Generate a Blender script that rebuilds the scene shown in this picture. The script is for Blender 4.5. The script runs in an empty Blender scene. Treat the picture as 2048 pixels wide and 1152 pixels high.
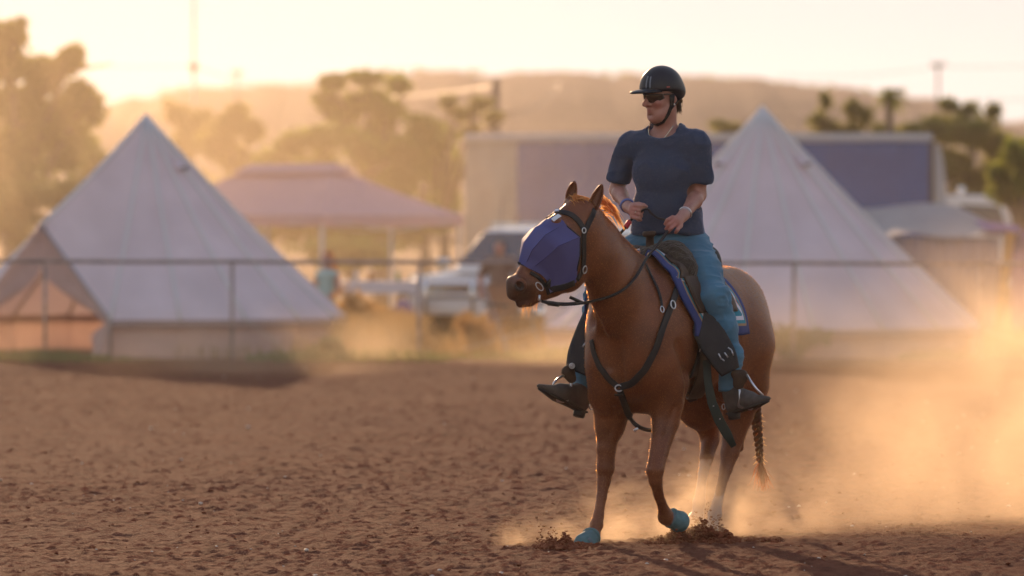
import bpy, bmesh, math, random
import numpy as np
from mathutils import Vector, Matrix, noise as mnoise
random.seed(7); np.random.seed(7)
sc = bpy.context.scene
COL = sc.collection
R = math.radians
# ------------------------------------------------------------------ camera
FPX, HZ, CAMH = 11378.0, 461.0, 1.6
cam = bpy.data.cameras.new('camera'); cam.lens = 200; cam.sensor_width = 36
cam.clip_start = 0.5; cam.clip_end = 5000
cam.dof.use_dof = True; cam.dof.focus_distance = 29.05; cam.dof.aperture_fstop = 2.8
camo = bpy.data.objects.new('camera', cam); COL.objects.link(camo)
camo.location = (0, 0, CAMH)
camo.rotation_euler = (R(90) - math.atan((576 - HZ) / FPX), 0, 0)
sc.camera = camo
# ------------------------------------------------------------------ sky and sun
SUN_EL, SUN_AZ = R(10.0), R(-8.0)          # azimuth measured from +Y, negative = to the left
w = bpy.data.worlds.new('World'); sc.world = w; w.use_nodes = True
nt = w.node_tree; nt.nodes.clear()
sky = nt.nodes.new('ShaderNodeTexSky'); sky.sky_type = 'NISHITA'; sky.sun_disc = False
sky.sun_elevation = SUN_EL; sky.sun_rotation = SUN_AZ
sky.air_density = 1.1; sky.dust_density = 0.03; sky.ozone_density = 1.2
bg = nt.nodes.new('ShaderNodeBackground'); bg.inputs['Strength'].default_value = 0.15
wo = nt.nodes.new('ShaderNodeOutputWorld')
tint = nt.nodes.new('ShaderNodeMix'); tint.data_type = 'RGBA'; tint.blend_type = 'MULTIPLY'      # the photograph's warm white balance
tint.inputs['Factor'].default_value = 1.0; tint.inputs['B'].default_value = (1.25, .96, 1.0, 1)
nt.links.new(sky.outputs[0], tint.inputs['A']); # a dusty evening sky: its glow near the sun levels off instead of climbing without limit
sep = nt.nodes.new('ShaderNodeSeparateColor'); com = nt.nodes.new('ShaderNodeCombineColor'); nt.links.new(tint.outputs['Result'], sep.inputs[0])
for ch, cap in enumerate((2.30, 2.14, 2.10)):
    mn = nt.nodes.new('ShaderNodeMath'); mn.operation = 'SMOOTH_MIN'; mn.inputs[1].default_value = cap; mn.inputs[2].default_value = .7
    nt.links.new(sep.outputs[ch], mn.inputs[0]); nt.links.new(mn.outputs[0], com.inputs[ch])
nt.links.new(com.outputs[0], bg.inputs[0]); nt.links.new(bg.outputs[0], wo.inputs[0])
sun = bpy.data.lights.new('sun', 'SUN'); sun.energy = 2.0; sun.angle = R(0.53); sun.color = (1.0, 0.63, 0.36)
suno = bpy.data.objects.new('sun', sun); COL.objects.link(suno)
SUNDIR = Vector((math.sin(SUN_AZ) * math.cos(SUN_EL), math.cos(SUN_AZ) * math.cos(SUN_EL), math.sin(SUN_EL)))
suno.rotation_euler = SUNDIR.to_track_quat('Z', 'Y').to_euler(); suno.location = (0, 0, 30)
vs = sc.view_settings; vs.view_transform = 'Standard'; vs.look = 'None'; vs.exposure = 1.25; vs.gamma = 1.0
vs.use_curve_mapping = False
sc.cycles.use_denoising = True
sc.cycles.max_bounces = 8; sc.cycles.volume_bounces = 1; sc.cycles.transparent_max_bounces = 16
sc.cycles.sample_clamp_indirect = 4.0
sc.cycles.volume_step_rate = 0.5; sc.cycles.volume_max_steps = 256

# ------------------------------------------------------------------ helpers
def link(o): COL.objects.link(o); return o
def tag(o, label=None, cat=None, group=None, kind=None):
    if label: o['label'] = label
    if cat: o['category'] = cat
    if group: o['group'] = group
    if kind: o['kind'] = kind
    return o
def empty(name, loc=(0, 0, 0), rz=0.0, label=None, cat=None, group=None):
    o = bpy.data.objects.new(name, None); o.location = loc; o.rotation_euler = (0, 0, rz); o.empty_display_size = .2
    link(o); return tag(o, label, cat, group)
def B(px, py, D):
    """world point seen at photo pixel (px,py) at distance D"""
    return Vector(((px - 1024) / FPX * D, D, CAMH - (py - HZ) / FPX * D))

def mat(name, col=(.5, .5, .5), rough=.8, metal=0., noise=0., nscale=20., transl=0., tcol=None, bump=0., bscale=60.,
        col2=None, spec=.5, sheen=0., sheen_tint=(1, 1, 1), coat=0.):
    m = bpy.data.materials.new(name); m.use_nodes = True
    t = m.node_tree; p = t.nodes['Principled BSDF']; out = t.nodes['Material Output']
    p.inputs['Roughness'].default_value = rough; p.inputs['Metallic'].default_value = metal
    p.inputs['Specular IOR Level'].default_value = spec
    p.inputs['Sheen Weight'].default_value = sheen; p.inputs['Sheen Tint'].default_value = (*sheen_tint, 1)
    p.inputs['Sheen Roughness'].default_value = .35
    p.inputs['Coat Weight'].default_value = coat
    p.inputs['Base Color'].default_value = (*col, 1)
    tc = t.nodes.new('ShaderNodeTexCoord')
    if noise or col2:
        n = t.nodes.new('ShaderNodeTexNoise'); n.inputs['Scale'].default_value = nscale; n.inputs['Detail'].default_value = 5
        t.links.new(tc.outputs['Object'], n.inputs['Vector'])
        r = t.nodes.new('ShaderNodeValToRGB')
        c2 = col2 or tuple(min(1, c * (1 + noise)) for c in col)
        c1 = col if col2 else tuple(c * (1 - noise) for c in col)
        r.color_ramp.elements[0].position = .32; r.color_ramp.elements[1].position = .68
        r.color_ramp.elements[0].color = (*c1, 1); r.color_ramp.elements[1].color = (*c2, 1)
        t.links.new(n.outputs['Fac'], r.inputs[0]); t.links.new(r.outputs[0], p.inputs['Base Color'])
    if bump:
        n2 = t.nodes.new('ShaderNodeTexNoise'); n2.inputs['Scale'].default_value = bscale; n2.inputs['Detail'].default_value = 4
        t.links.new(tc.outputs['Object'], n2.inputs['Vector'])
        b = t.nodes.new('ShaderNodeBump'); b.inputs['Strength'].default_value = bump; b.inputs['Distance'].default_value = .02
        t.links.new(n2.outputs['Fac'], b.inputs['Height']); t.links.new(b.outputs[0], p.inputs['Normal'])
    if transl:
        tr = t.nodes.new('ShaderNodeBsdfTranslucent'); tr.inputs[0].default_value = (*(tcol or col), 1)
        mx = t.nodes.new('ShaderNodeMixShader'); mx.inputs[0].default_value = transl
        t.links.new(p.outputs[0], mx.inputs[1]); t.links.new(tr.outputs[0], mx.inputs[2]); t.links.new(mx.outputs[0], out.inputs[0])
    return m
def glass(name, col=(.02, .025, .03), rough=.05):
    return mat(name, col, rough, 0, spec=.8)

def basis(d):
    d = Vector(d).normalized()
    u = d.cross(Vector((0, 0, 1)))
    if u.length < 1e-4: u = Vector((1, 0, 0))
    u.normalize(); return d, u, u.cross(d)

class MB:
    def __init__(s): s.v = []; s.f = []
    def add(s, vs, fs):
        o = len(s.v); s.v += [tuple(x) for x in vs]; s.f += [tuple(i + o for i in f) for f in fs]
    def quad(s, a, b, c, d): s.add([a, b, c, d], [(0, 1, 2, 3)])
    def tri(s, a, b, c): s.add([a, b, c], [(0, 1, 2)])
    def box(s, c, size, rz=0., M=None):
        x, y, z = (k / 2 for k in size); vs = []
        for dx in (-x, x):
            for dy in (-y, y):
                for dz in (-z, z): vs.append(Vector((dx, dy, dz)))
        if rz: m = Matrix.Rotation(rz, 3, 'Z'); vs = [m @ v for v in vs]
        if M is not None: vs = [M @ v for v in vs]
        s.add([v + Vector(c) for v in vs], [(0, 1, 3, 2), (4, 6, 7, 5), (0, 4, 5, 1), (2, 3, 7, 6), (0, 2, 6, 4), (1, 5, 7, 3)])
    def tube(s, pts, rad, n=8, cap=True):
        pts = [Vector(p) for p in pts]
        rad = rad if isinstance(rad, (list, tuple)) else [rad] * len(pts)
        vs = []; pu = None
        for i, p in enumerate(pts):
            d = pts[min(i + 1, len(pts) - 1)] - pts[max(i - 1, 0)]
            d = d.normalized() if d.length > 1e-9 else Vector((0, 0, 1))
            if pu is None: _, u, _ = basis(d)
            else:
                u = pu - d * pu.dot(d)
                if u.length < 1e-6: _, u, _ = basis(d)
                u.normalize()
            pu = u; vv = d.cross(u)
            for k in range(n):
                a = 2 * math.pi * k / n
                vs.append(p + (u * math.cos(a) + vv * math.sin(a)) * rad[i])
        fs = []
        for i in range(len(pts) - 1):
            for k in range(n):
                k2 = (k + 1) % n
                fs.append((i * n + k, i * n + k2, (i + 1) * n + k2, (i + 1) * n + k))
        if cap:
            fs.append(tuple(reversed(range(n)))); fs.append(tuple(range((len(pts) - 1) * n, len(pts) * n)))
        s.add(vs, fs)
    def ribbon(s, pts, wd, seed):
        '''a flat strand of hair'''
        rs = random.Random(seed); pts = [Vector(p) for p in pts]; d = (pts[-1] - pts[0]).normalized(); S = d.cross(Vector((rs.gauss(0, 1), rs.gauss(0, 1), rs.gauss(0, 1)))).normalized(); vs = []
        for p, w_ in zip(pts, wd): vs += [p - S * w_, p + S * w_]
        s.add(vs, [(2 * i, 2 * i + 1, 2 * i + 3, 2 * i + 2) for i in range(len(pts) - 1)])
    def strap(s, pts, normals, width, th):
        """flat band along pts; normals point away from what it lies on"""
        pts = [Vector(p) for p in pts]; vs = []; n = len(pts)
        for i, p in enumerate(pts):
            d = (pts[min(i + 1, n - 1)] - pts[max(i - 1, 0)]).normalized()
            N = Vector(normals[i] if isinstance(normals, list) else normals); N = (N - d * N.dot(d)).normalized()
            S = d.cross(N)
            wd = width[i] if isinstance(width, list) else width
            for a, b in ((-1, -1), (1, -1), (1, .6), (.8, 1), (-.8, 1), (-1, .6)): vs.append(p + S * a * wd / 2 + N * b * th / 2)
        fs = []
        for i in range(n - 1):
            for k in range(6):
                k2 = (k + 1) % 6; fs.append((i * 6 + k, i * 6 + k2, i * 6 + 6 + k2, i * 6 + 6 + k))
        fs += [(5, 4, 3, 2, 1, 0), tuple(range((n - 1) * 6, n * 6))]
        s.add(vs, fs)
    def ring(s, c, N, rx, r, ry=None, n=18, m=6, up=None):
        N, u, v = basis(N); c = Vector(c); ry = ry or rx
        if up is not None:
            v = (Vector(up) - N * Vector(up).dot(N)).normalized(); u = v.cross(N)
        vs = []; fs = []
        for i in range(n):
            a = 2 * math.pi * i / n; rd = u * math.cos(a) * rx + v * math.sin(a) * ry; rn = rd.normalized()
            for k in range(m):
                b = 2 * math.pi * k / m; vs.append(c + rd + rn * math.cos(b) * r + N * math.sin(b) * r)
        for i in range(n):
            for k in range(m):
                i2, k2 = (i + 1) % n, (k + 1) % m
                fs.append((i * m + k, i2 * m + k, i2 * m + k2, i * m + k2))
        s.add(vs, fs)
    def ball(s, c, r, n=10, m=6):
        r = r if isinstance(r, (tuple, list)) else (r, r, r); vs = [(c[0], c[1], c[2] - r[2])]
        for i in range(1, m):
            t = math.pi * i / m - math.pi / 2
            for k in range(n):
                a = 2 * math.pi * k / n
                vs.append((c[0] + r[0] * math.cos(t) * math.cos(a), c[1] + r[1] * math.cos(t) * math.sin(a), c[2] + r[2] * math.sin(t)))
        vs.append((c[0], c[1], c[2] + r[2])); fs = []
        for k in range(n):
            fs.append((0, 1 + (k + 1) % n, 1 + k))
            for i in range(m - 2):
                a, b = 1 + i * n, 1 + (i + 1) * n
                fs.append((a + k, a + (k + 1) % n, b + (k + 1) % n, b + k))
            fs.append((len(vs) - 1, 1 + (m - 2) * n + k, 1 + (m - 2) * n + (k + 1) % n))
        s.add(vs, fs)
    def build(s, name, m, parent=None, smooth=False, bevel=0.):
        me = bpy.data.meshes.new(name); me.from_pydata([tuple(v) for v in s.v], [], s.f); me.update()
        if smooth:
            for p in me.polygons: p.use_smooth = True
        o = bpy.data.objects.new(name, me); link(o)
        if m: me.materials.append(m)
        if parent is not None: o.parent = parent
        if bevel:
            b = o.modifiers.new('b', 'BEVEL'); b.width = bevel; b.segments = 2; b.limit_method = 'ANGLE'
        return o

def np_mesh(name, V, F, m, parent=None, smooth=True):
    """fast mesh from numpy arrays; F is (n,3) or (n,4)"""
    me = bpy.data.meshes.new(name); V = np.asarray(V, np.float32); F = np.asarray(F, np.int32); k = F.shape[1]
    me.vertices.add(len(V)); me.vertices.foreach_set('co', V.ravel())
    me.loops.add(F.size); me.loops.foreach_set('vertex_index', F.ravel())
    me.polygons.add(len(F)); me.polygons.foreach_set('loop_start', np.arange(0, F.size, k, dtype=np.int32))
    me.polygons.foreach_set('use_smooth', np.full(len(F), smooth))
    me.update(calc_edges=True); me.validate()
    o = bpy.data.objects.new(name, me); link(o)
    if m: me.materials.append(m)
    if parent is not None: o.parent = parent
    return o

_LAT = np.random.RandomState(3).rand(64, 64, 64).astype(np.float32)
def vnoise(x, y, z=0., seed=0):
    """smooth value noise in 0..1, numpy"""
    x = np.asarray(x, np.float64) + seed * 17.3; y = np.asarray(y, np.float64) + seed * 9.1; z = np.asarray(z, np.float64) + seed * 5.7 + 0 * x
    xi, yi, zi = np.floor(x).astype(int), np.floor(y).astype(int), np.floor(z).astype(int)
    fx, fy, fz = x - xi, y - yi, z - zi
    fx, fy, fz = (f * f * (3 - 2 * f) for f in (fx, fy, fz)); r = 0
    for i in (0, 1):
        for j in (0, 1):
            for k in (0, 1):
                r = r + _LAT[(xi + i) & 63, (yi + j) & 63, (zi + k) & 63] * (fx if i else 1 - fx) * (fy if j else 1 - fy) * (fz if k else 1 - fz)
    return r
# ================================================================== GROUND
def dirt_material(name, c1, c2, c3):
    m = bpy.data.materials.new(name); m.use_nodes = True; t = m.node_tree; p = t.nodes['Principled BSDF']
    p.inputs['Roughness'].default_value = .95; p.inputs['Specular IOR Level'].default_value = .04
    tc = t.nodes.new('ShaderNodeTexCoord')
    n1 = t.nodes.new('ShaderNodeTexNoise'); n1.inputs['Scale'].default_value = 9; n1.inputs['Detail'].default_value = 8; n1.inputs['Roughness'].default_value = .7
    n2 = t.nodes.new('ShaderNodeTexNoise'); n2.inputs['Scale'].default_value = .45; n2.inputs['Detail'].default_value = 5
    n3 = t.nodes.new('ShaderNodeTexNoise'); n3.inputs['Scale'].default_value = 70; n3.inputs['Detail'].default_value = 3
    for n in (n1, n2, n3): t.links.new(tc.outputs['Object'], n.inputs['Vector'])
    r1 = t.nodes.new('ShaderNodeValToRGB'); e = r1.color_ramp.elements
    e[0].position = .35; e[0].color = (*c1, 1); e[1].position = .66; e[1].color = (*c2, 1)
    r2 = t.nodes.new('ShaderNodeValToRGB'); r2.color_ramp.elements[0].position = .38; r2.color_ramp.elements[1].position = .66
    mx = t.nodes.new('ShaderNodeMix'); mx.data_type = 'RGBA'; mx.inputs['B'].default_value = (*c3, 1)
    ml = t.nodes.new('ShaderNodeMath'); ml.operation = 'MULTIPLY'; ml.inputs[1].default_value = .55
    t.links.new(n1.outputs['Fac'], r1.inputs[0]); t.links.new(n2.outputs['Fac'], r2.inputs[0]); t.links.new(r2.outputs[0], ml.inputs[0])
    t.links.new(ml.outputs[0], mx.inputs['Factor']); t.links.new(r1.outputs[0], mx.inputs['A']); t.links.new(mx.outputs['Result'], p.inputs['Base Color'])
    b = t.nodes.new('ShaderNodeBump'); b.inputs['Strength'].default_value = .7; b.inputs['Distance'].default_value = .02
    t.links.new(n3.outputs['Fac'], b.inputs['Height']); t.links.new(b.outputs[0], p.inputs['Normal'])
    return m
M_DIRT = dirt_material('red_dirt', (.100, .036, .0195), (.215, .077, .041), (.150, .058, .035))
M_CAMP = dirt_material('camp_ground', (.22, .10, .05), (.36, .19, .10), (.26, .19, .09))
M_HILL = dirt_material('hill_side', (.17, .10, .07), (.27, .16, .12), (.16, .10, .06))

def ground_h(X, Y):
    """height of the loose arena dirt"""
    q = vnoise(X * .45, Y * .3, 0, 7); q = .72 + .5 * np.clip((q - .3) / .4, 0, 1)      # smoother, dragged lanes between churned patches
    h = (vnoise(X * .9, Y * .9, 0, 1) - .5) * .035
    h += (vnoise(X * 3.9, Y * 3.9, 0, 2) - .5) * .018
    c = vnoise(X * 8.5, Y * 8.5, 0, 3); h += np.clip(c - .45, 0, 1) * .012 * q
    c = vnoise(X * 18, Y * 18, 0, 4); h += np.clip(c - .48, 0, 1) * .023 * q
    c = vnoise(X * 37, Y * 37, 0, 5); h += np.clip(c - .5, 0, 1) * .036 * (.4 + .6 * q)
    h += (vnoise(X * 70, Y * 70, 0, 6) - .5) * .018
    return h * .8
def grid_faces(nr, nc):
    i = np.arange((nr - 1) * (nc - 1)); r, c = i // (nc - 1), i % (nc - 1); a = r * nc + c
    return np.stack([a, a + 1, a + nc + 1, a + nc], 1)
def make_arena():
    nr, nc = 1000, 640
    D = 21.0 * (71.2 / 21.0) ** (np.linspace(0, 1, nr)); hw = D * .16 + 4.0
    u = np.linspace(-1, 1, nc); X = hw[:, None] * u[None, :]; Y = np.repeat(D[:, None], nc, 1)
    Z = ground_h(X, Y) * np.clip((71.2 - Y) / 2, 0.15, 1)
    o = np_mesh('arena_ground', np.stack([X, Y, Z], -1).reshape(-1, 3), grid_faces(nr, nc), M_DIRT)
    tag(o, 'loose red brown dirt of the riding arena, churned into clods', kind='structure')
make_arena()
g = MB(); g.quad((-700, -60, -.06), (700, -60, -.06), (700, 1100, -.06), (-700, 1100, -.06)); o = g.build('ground', M_CAMP)
tag(o, 'dry camp ground reaching to the hills', kind='structure')

# loose clods and pale chips lying on the dirt, too many to count
def scatter_clods(name, label, n, smin, smax, m, seed, d0=24.0, d1=66.0):
    rs = np.random.RandomState(seed); V = []; F = []
    bm = bmesh.new(); bmesh.ops.create_icosphere(bm, subdivisions=1, radius=1); base = np.array([v.co[:] for v in bm.verts]); fc = np.array([[v.index for v in f.verts] for f in bm.faces]); bm.free()
    D = d0 * (d1 / d0) ** rs.rand(n); X = (rs.rand(n) * 2 - 1) * (D * .10 + 1)
    Z = ground_h(X, D); S = smin + (smax - smin) * rs.rand(n) ** 3
    for i in range(n):
        a = rs.rand() * 6.28; c, s_ = math.cos(a), math.sin(a)
        b = base * (0.75 + .5 * rs.rand(len(base), 1)) * S[i] * np.array([1.1, 1, .6])
        b = b @ np.array([[c, s_, 0], [-s_, c, 0], [0, 0, 1]]); V.append(b + (X[i], D[i], Z[i] + S[i] * .12)); F.append(fc + len(base) * i)
    o = np_mesh(name, np.concatenate(V), np.concatenate(F), m, smooth=False); tag(o, label, kind='stuff')
M_CLOD = mat('clod', (.20, .068, .034), .95, noise=.3, nscale=30, spec=.05)
M_CHIP = mat('pale_chip', (.55, .45, .36), .6)
scatter_clods('dirt_clods', 'small clods of red dirt strewn over the arena', 2600, .004, .018, M_CLOD, 11)
scatter_clods('pale_chips', 'tiny pale wood and stone chips glinting on the dirt', 420, .004, .016, M_CHIP, 12)

# ================================================================== HILLS
def make_hills(name, label, D, prof, depth, seed, mtl):
    px = np.array([p[0] for p in prof], float); py = np.array([p[1] for p in prof], float)
    nc, nr = 420, 26
    P = np.linspace(px[0], px[-1], nc); top = CAMH - (np.interp(P, px, py) - HZ) / FPX * D
    top += (vnoise(P / 46, 0 * P, 0, seed) - .5) * .9 + (vnoise(P / 13, 0 * P, 0, seed + 1) - .5) * .45
    t = np.linspace(-1, 1.2, nr); Y = D + t * depth
    prof_d = np.exp(-(t * 1.55) ** 2)
    X = ((P - 1024) / FPX * D)[None, :] + 0 * t[:, None]
    YY = Y[:, None] + 0 * X
    Z = top[None, :] * prof_d[:, None] + (vnoise(X / 9, YY / 9, 0, seed + 2) - .5) * 1.2 * (1 - prof_d[:, None]) - .8
    Z[nr and int(np.argmin(abs(t)))] = top
    o = np_mesh(name, np.stack([X, YY, Z], -1).reshape(-1, 3), grid_faces(nr, nc), mtl); tag(o, label, kind='structure')
make_hills('hills', 'long hazy ridge of dry hills behind the camp', 720,
           [(-1500, 300), (-600, 250), (-200, 215), (100, 205), (225, 204), (265, 202), (310, 190), (350, 181), (450, 176), (600, 172), (650, 160), (720, 150), (830, 143),
            (920, 145), (1000, 150), (1100, 151), (1250, 152), (1380, 155), (1480, 160), (1600, 170), (1720, 180), (1800, 190), (1880, 206), (1960, 232), (2030, 262), (2120, 300), (2500, 380), (3500, 430)],
           130, 21, M_HILL)
make_hills('far_hills', 'lower far ridge showing past the end of the hills', 930,
           [(-1500, 330), (1500, 330), (1850, 262), (1950, 248), (2040, 243), (2150, 235), (2400, 240), (3500, 330)], 110, 27, M_HILL)
# ================================================================== RAIL FENCE
M_PIPE = mat('weathered_pipe', (.36, .27, .23), .6, .3, noise=.35, nscale=12)
FD = 70.0
fence = empty('rail_fence', (0, FD, 0), 0, 'low steel pipe rail fence along the far edge of the arena', 'fence')
posts = [90 + 374.5 * i for i in range(-4, 10)]
X0, X1 = B(posts[0], 500, FD).x, B(posts[-1], 500, FD).x
for i in range(len(posts) - 1):
    a, b = B(posts[i], 500, FD).x, B(posts[i + 1], 500, FD).x
    za, zb = (1.6 - (522 + 5 * (p / 2048) - HZ) / FPX * FD for p in (posts[i], posts[i + 1]))
    r = MB(); r.tube([(a + .001, 0, za), ((a + b) / 2, 0, (za + zb) / 2 - .006), (b - .001, 0, zb)], .026, 10); r.build('rail', M_PIPE, fence, True)
for i, p in enumerate(posts):
    x = B(p, 500, FD).x; z = 1.6 - (522 + 5 * (p / 2048) - HZ) / FPX * FD
    q = MB(); lean = random.uniform(-.015, .015); q.tube([(x + lean, .0, -.25), (x, 0, z - .03)], .024, 10); q.build('post', M_PIPE, fence, True)

# ================================================================== BELL TENTS
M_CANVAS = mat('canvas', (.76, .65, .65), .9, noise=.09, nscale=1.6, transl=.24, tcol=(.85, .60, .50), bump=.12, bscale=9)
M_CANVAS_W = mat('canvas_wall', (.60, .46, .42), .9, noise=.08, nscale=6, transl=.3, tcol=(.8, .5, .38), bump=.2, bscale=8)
M_SEAM = mat('seam', (.74, .70, .66), .85, transl=.15)
M_HEM = mat('hem', (.30, .20, .17), .9)  # darker than the canvas: the eave's shade line is put into this brown
M_ROPE = mat('rope', (.55, .50, .42), .9)
M_POLE = mat('tent_pole', (.35, .33, .32), .4, .8)
M_DARKVENT = mat('vent_mesh', (.16, .10, .09), .9)
M_MAT = mat('groundsheet', (.30, .20, .17), .85)
def bell_tent(label, px, D, r, h, wall, door_az, seed, open_door=True):
    rs = random.Random(seed); c = B(px, 500, D)
    t = empty('bell_tent', (c.x, D, 0), 0, label, 'tent', None)
    n = 16; dw = .43; peak = Vector((0, 0, h))
    # door_az : direction of the door measured from -Y (toward the camera), negative to the left
    def dirv(a): return Vector((math.sin(a), -math.cos(a), 0))
    angs = [door_az + dw + (2 * math.pi - 2 * dw) * i / n for i in range(n + 1)]
    def eave(a, k=0.): return dirv(a) * (r - k) + Vector((0, 0, wall))
    def slope(a, s, sag):      # s 0 peak .. 1 eave, slight catenary
        p = peak.lerp(eave(a), s); p.z -= .07 * math.sin(math.pi * s) ; q = dirv(a)
        return p - q * sag * math.sin(math.pi * s) * .5
    for i in range(n):
        m = MB(); NS, NA = 14, 6; vs = []
        for j in range(NS + 1):
            s = j / NS
            for k in range(NA + 1):
                f = k / NA; a = angs[i] + (angs[i + 1] - angs[i]) * f
                p0, p1 = slope(angs[i], s, 0), slope(angs[i + 1], s, 0)
                p = p0.lerp(p1, f); bul = math.sin(math.pi * f)
                nn = dirv((angs[i] + angs[i + 1]) / 2)
                wr = (mnoise.noise(Vector((i * 3.1 + f * 1.3, s * 2.2, seed))) * .05) * bul
                p -= nn * (bul * .028 * math.sin(math.pi * min(1, s * 1.1)) - wr); vs.append(p)
        fs = [(j * (NA + 1) + k, j * (NA + 1) + k + 1, (j + 1) * (NA + 1) + k + 1, (j + 1) * (NA + 1) + k) for j in range(NS) for k in range(NA)]
        m.add(vs, fs); m.build('canopy_panel', M_CANVAS, t, True)
        sm = MB(); sm.tube([slope(angs[i], s / 10, 0) + dirv(angs[i]) * .008 for s in range(11)], .024, 6); sm.build('seam', M_SEAM, t, True)
        # hem in dark brown that paints in the shade at the eave, wall below
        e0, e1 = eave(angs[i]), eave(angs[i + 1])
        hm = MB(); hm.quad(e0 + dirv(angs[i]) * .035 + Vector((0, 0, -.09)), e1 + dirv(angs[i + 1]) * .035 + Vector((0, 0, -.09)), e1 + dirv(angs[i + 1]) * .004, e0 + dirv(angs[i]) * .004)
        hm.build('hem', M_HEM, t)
        wl = MB(); NW = 6; vs = []
        for j in range(5):
            z = wall * (1 - j / 4)
            for k in range(NW + 1):
                f = k / NW; p = e0.lerp(e1, f); p = p - dirv((angs[i] + angs[i + 1]) / 2) * (.03 + .02 * math.sin(f * 9 + i * 2) + .02 * rs.random()); p.z = z - (.02 if j == 4 else 0); vs.append(p)
        wl.add(vs, [(j * (NW + 1) + k, j * (NW + 1) + k + 1, (j + 1) * (NW + 1) + k + 1, (j + 1) * (NW + 1) + k) for j in range(4) for k in range(NW)])
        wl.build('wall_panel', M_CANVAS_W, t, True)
        # guy rope and peg
        if i % 2 == 0:
            g = MB(); p = dirv(angs[i]); g.tube([e0 + p * .02, p * (r + 1.25) + Vector((0, 0, .02))], .005, 5); g.build('guy_rope', M_ROPE, t)
            g = MB(); g.tube([p * (r + 1.24) + Vector((0, 0, -.15)), p * (r + 1.30) + Vector((0, 0, .1))], .009, 6); g.build('peg', M_POLE, t)
    # dormer over the door
    ap = dirv(door_az) * (r * .905) + Vector((0, 0, 1.66)); E0, E1 = eave(door_az + dw), eave(door_az - dw)
    for E, sg in ((E0, 1), (E1, -1)):
        m = MB(); N = 12; vs = []; idx = {}
        for i in range(N + 1):
            for j in range(N + 1 - i):
                u, v_ = i / N, j / N; p = peak * (1 - u - v_) + ap * u + E * v_
                p.z -= .06 * math.sin(math.pi * (u + v_)) * (1 - u * .6); p -= dirv(door_az + sg * dw * .6) * .03 * math.sin(math.pi * u) * math.sin(math.pi * v_)
                idx[i, j] = len(vs); vs.append(p)
        fs = []
        for i in range(N):
            for j in range(N - i):
                fs.append((idx[i, j], idx[i + 1, j], idx[i, j + 1]))
                if j < N - i - 1: fs.append((idx[i + 1, j], idx[i + 1, j + 1], idx[i, j + 1]))
        m.add(vs, fs); m.build('canopy_panel', M_CANVAS, t, True)
        # door flap hanging from the apex, tied back to the side
        m = MB(); N = 12; vs = []; foot = Vector((E.x, E.y, .0)) + (ap - E).normalized() * 0
        side = Vector((E.x - ap.x, E.y - ap.y, 0)).normalized()
        for i in range(N + 1):
            s = i / N; outer = ap.lerp(E, s / .72) if s < .72 else E.lerp(foot, (s - .72) / .28)
            wdt = (.10 + .42 * math.sin(math.pi * min(1, s * 1.25)) ** 2 * (1 if open_door else 2.2)) if s < .8 else .34 - .3 * (s - .8)
            if not open_door: wdt = (Vector((outer.x - ap.x, outer.y - ap.y, 0)).length)
            for k in range(5):
                f = k / 4; p = outer - side * wdt * f; p += dirv(door_az) * (.02 * math.sin(f * 7 + s * 5) - .02 * f)
                p.z = max(p.z, 0.0); vs.append(p)
        m.add(vs, [(i * 5 + k, i * 5 + k + 1, i * 5 + k + 6, i * 5 + k + 5) for i in range(N) for k in range(4)])
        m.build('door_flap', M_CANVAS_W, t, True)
        m = MB(); m.tube([ap + Vector((0, 0, .02)), E * 1.0 + Vector((0, 0, .0)), Vector((E.x, E.y, -.05))], .016, 7); m.build('door_pole', M_POLE, t, True)
    sm = MB(); sm.tube([peak.lerp(ap, s / 10) + Vector((0, 0, .012 - .05 * math.sin(math.pi * s / 10))) for s in range(11)], .028, 6); sm.build('seam', M_SEAM, t, True)
    m = MB(); m.tube([(0, 0, 0), (0, 0, h - .02)], .022, 8); m.build('centre_pole', M_POLE, t, True)
    m = MB(); m.add([dirv(2 * math.pi * i / 24) * (r - .08) + Vector((0, 0, .015)) for i in range(24)], [tuple(range(24))]); m.build('groundsheet', M_MAT, t)
    m = MB(); m.tube([(0, 0, h - .16), (0, 0, h - .02), (0, 0, h + .035)], [.125, .035, .015], 12); m.build('peak_cap', M_SEAM, t, True)
    for va in (.85, -.9, 2.4, -2.4):      # hooded vents near the peak
        s = .235; a = va; p = slope(a, s, 0); q = dirv(a); side = Vector((-q.y, q.x, 0)); dn = (eave(a) - peak).normalized(); up = q * .75 + Vector((0, 0, .66))
        hd = MB(); tp = p - dn * .16 + up * .025
        hd.add([tp, p + side * .13 + dn * .06 + up * .02, p + dn * .08 + up * .10, p - side * .13 + dn * .06 + up * .02], [(0, 1, 2), (0, 2, 3)]); v = hd.build('vent_hood', M_CANVAS, t)
        vm = MB(); vm.tri(p + side * .12 + dn * .055 + up * .018, p + dn * .07 + up * .09, p - side * .12 + dn * .055 + up * .018); vm.build('vent', M_DARKVENT, t)
    return t
bell_tent('pale canvas bell tent with its triangular door tied open at the near side', 293, 74.2, 2.60, 3.09, .47, R(-31), 3, True)
bell_tent('pale canvas bell tent standing behind the rider and horse, door out of sight', 1525, 73.6, 2.82, 3.18, .36, R(-150), 9, False)

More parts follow.
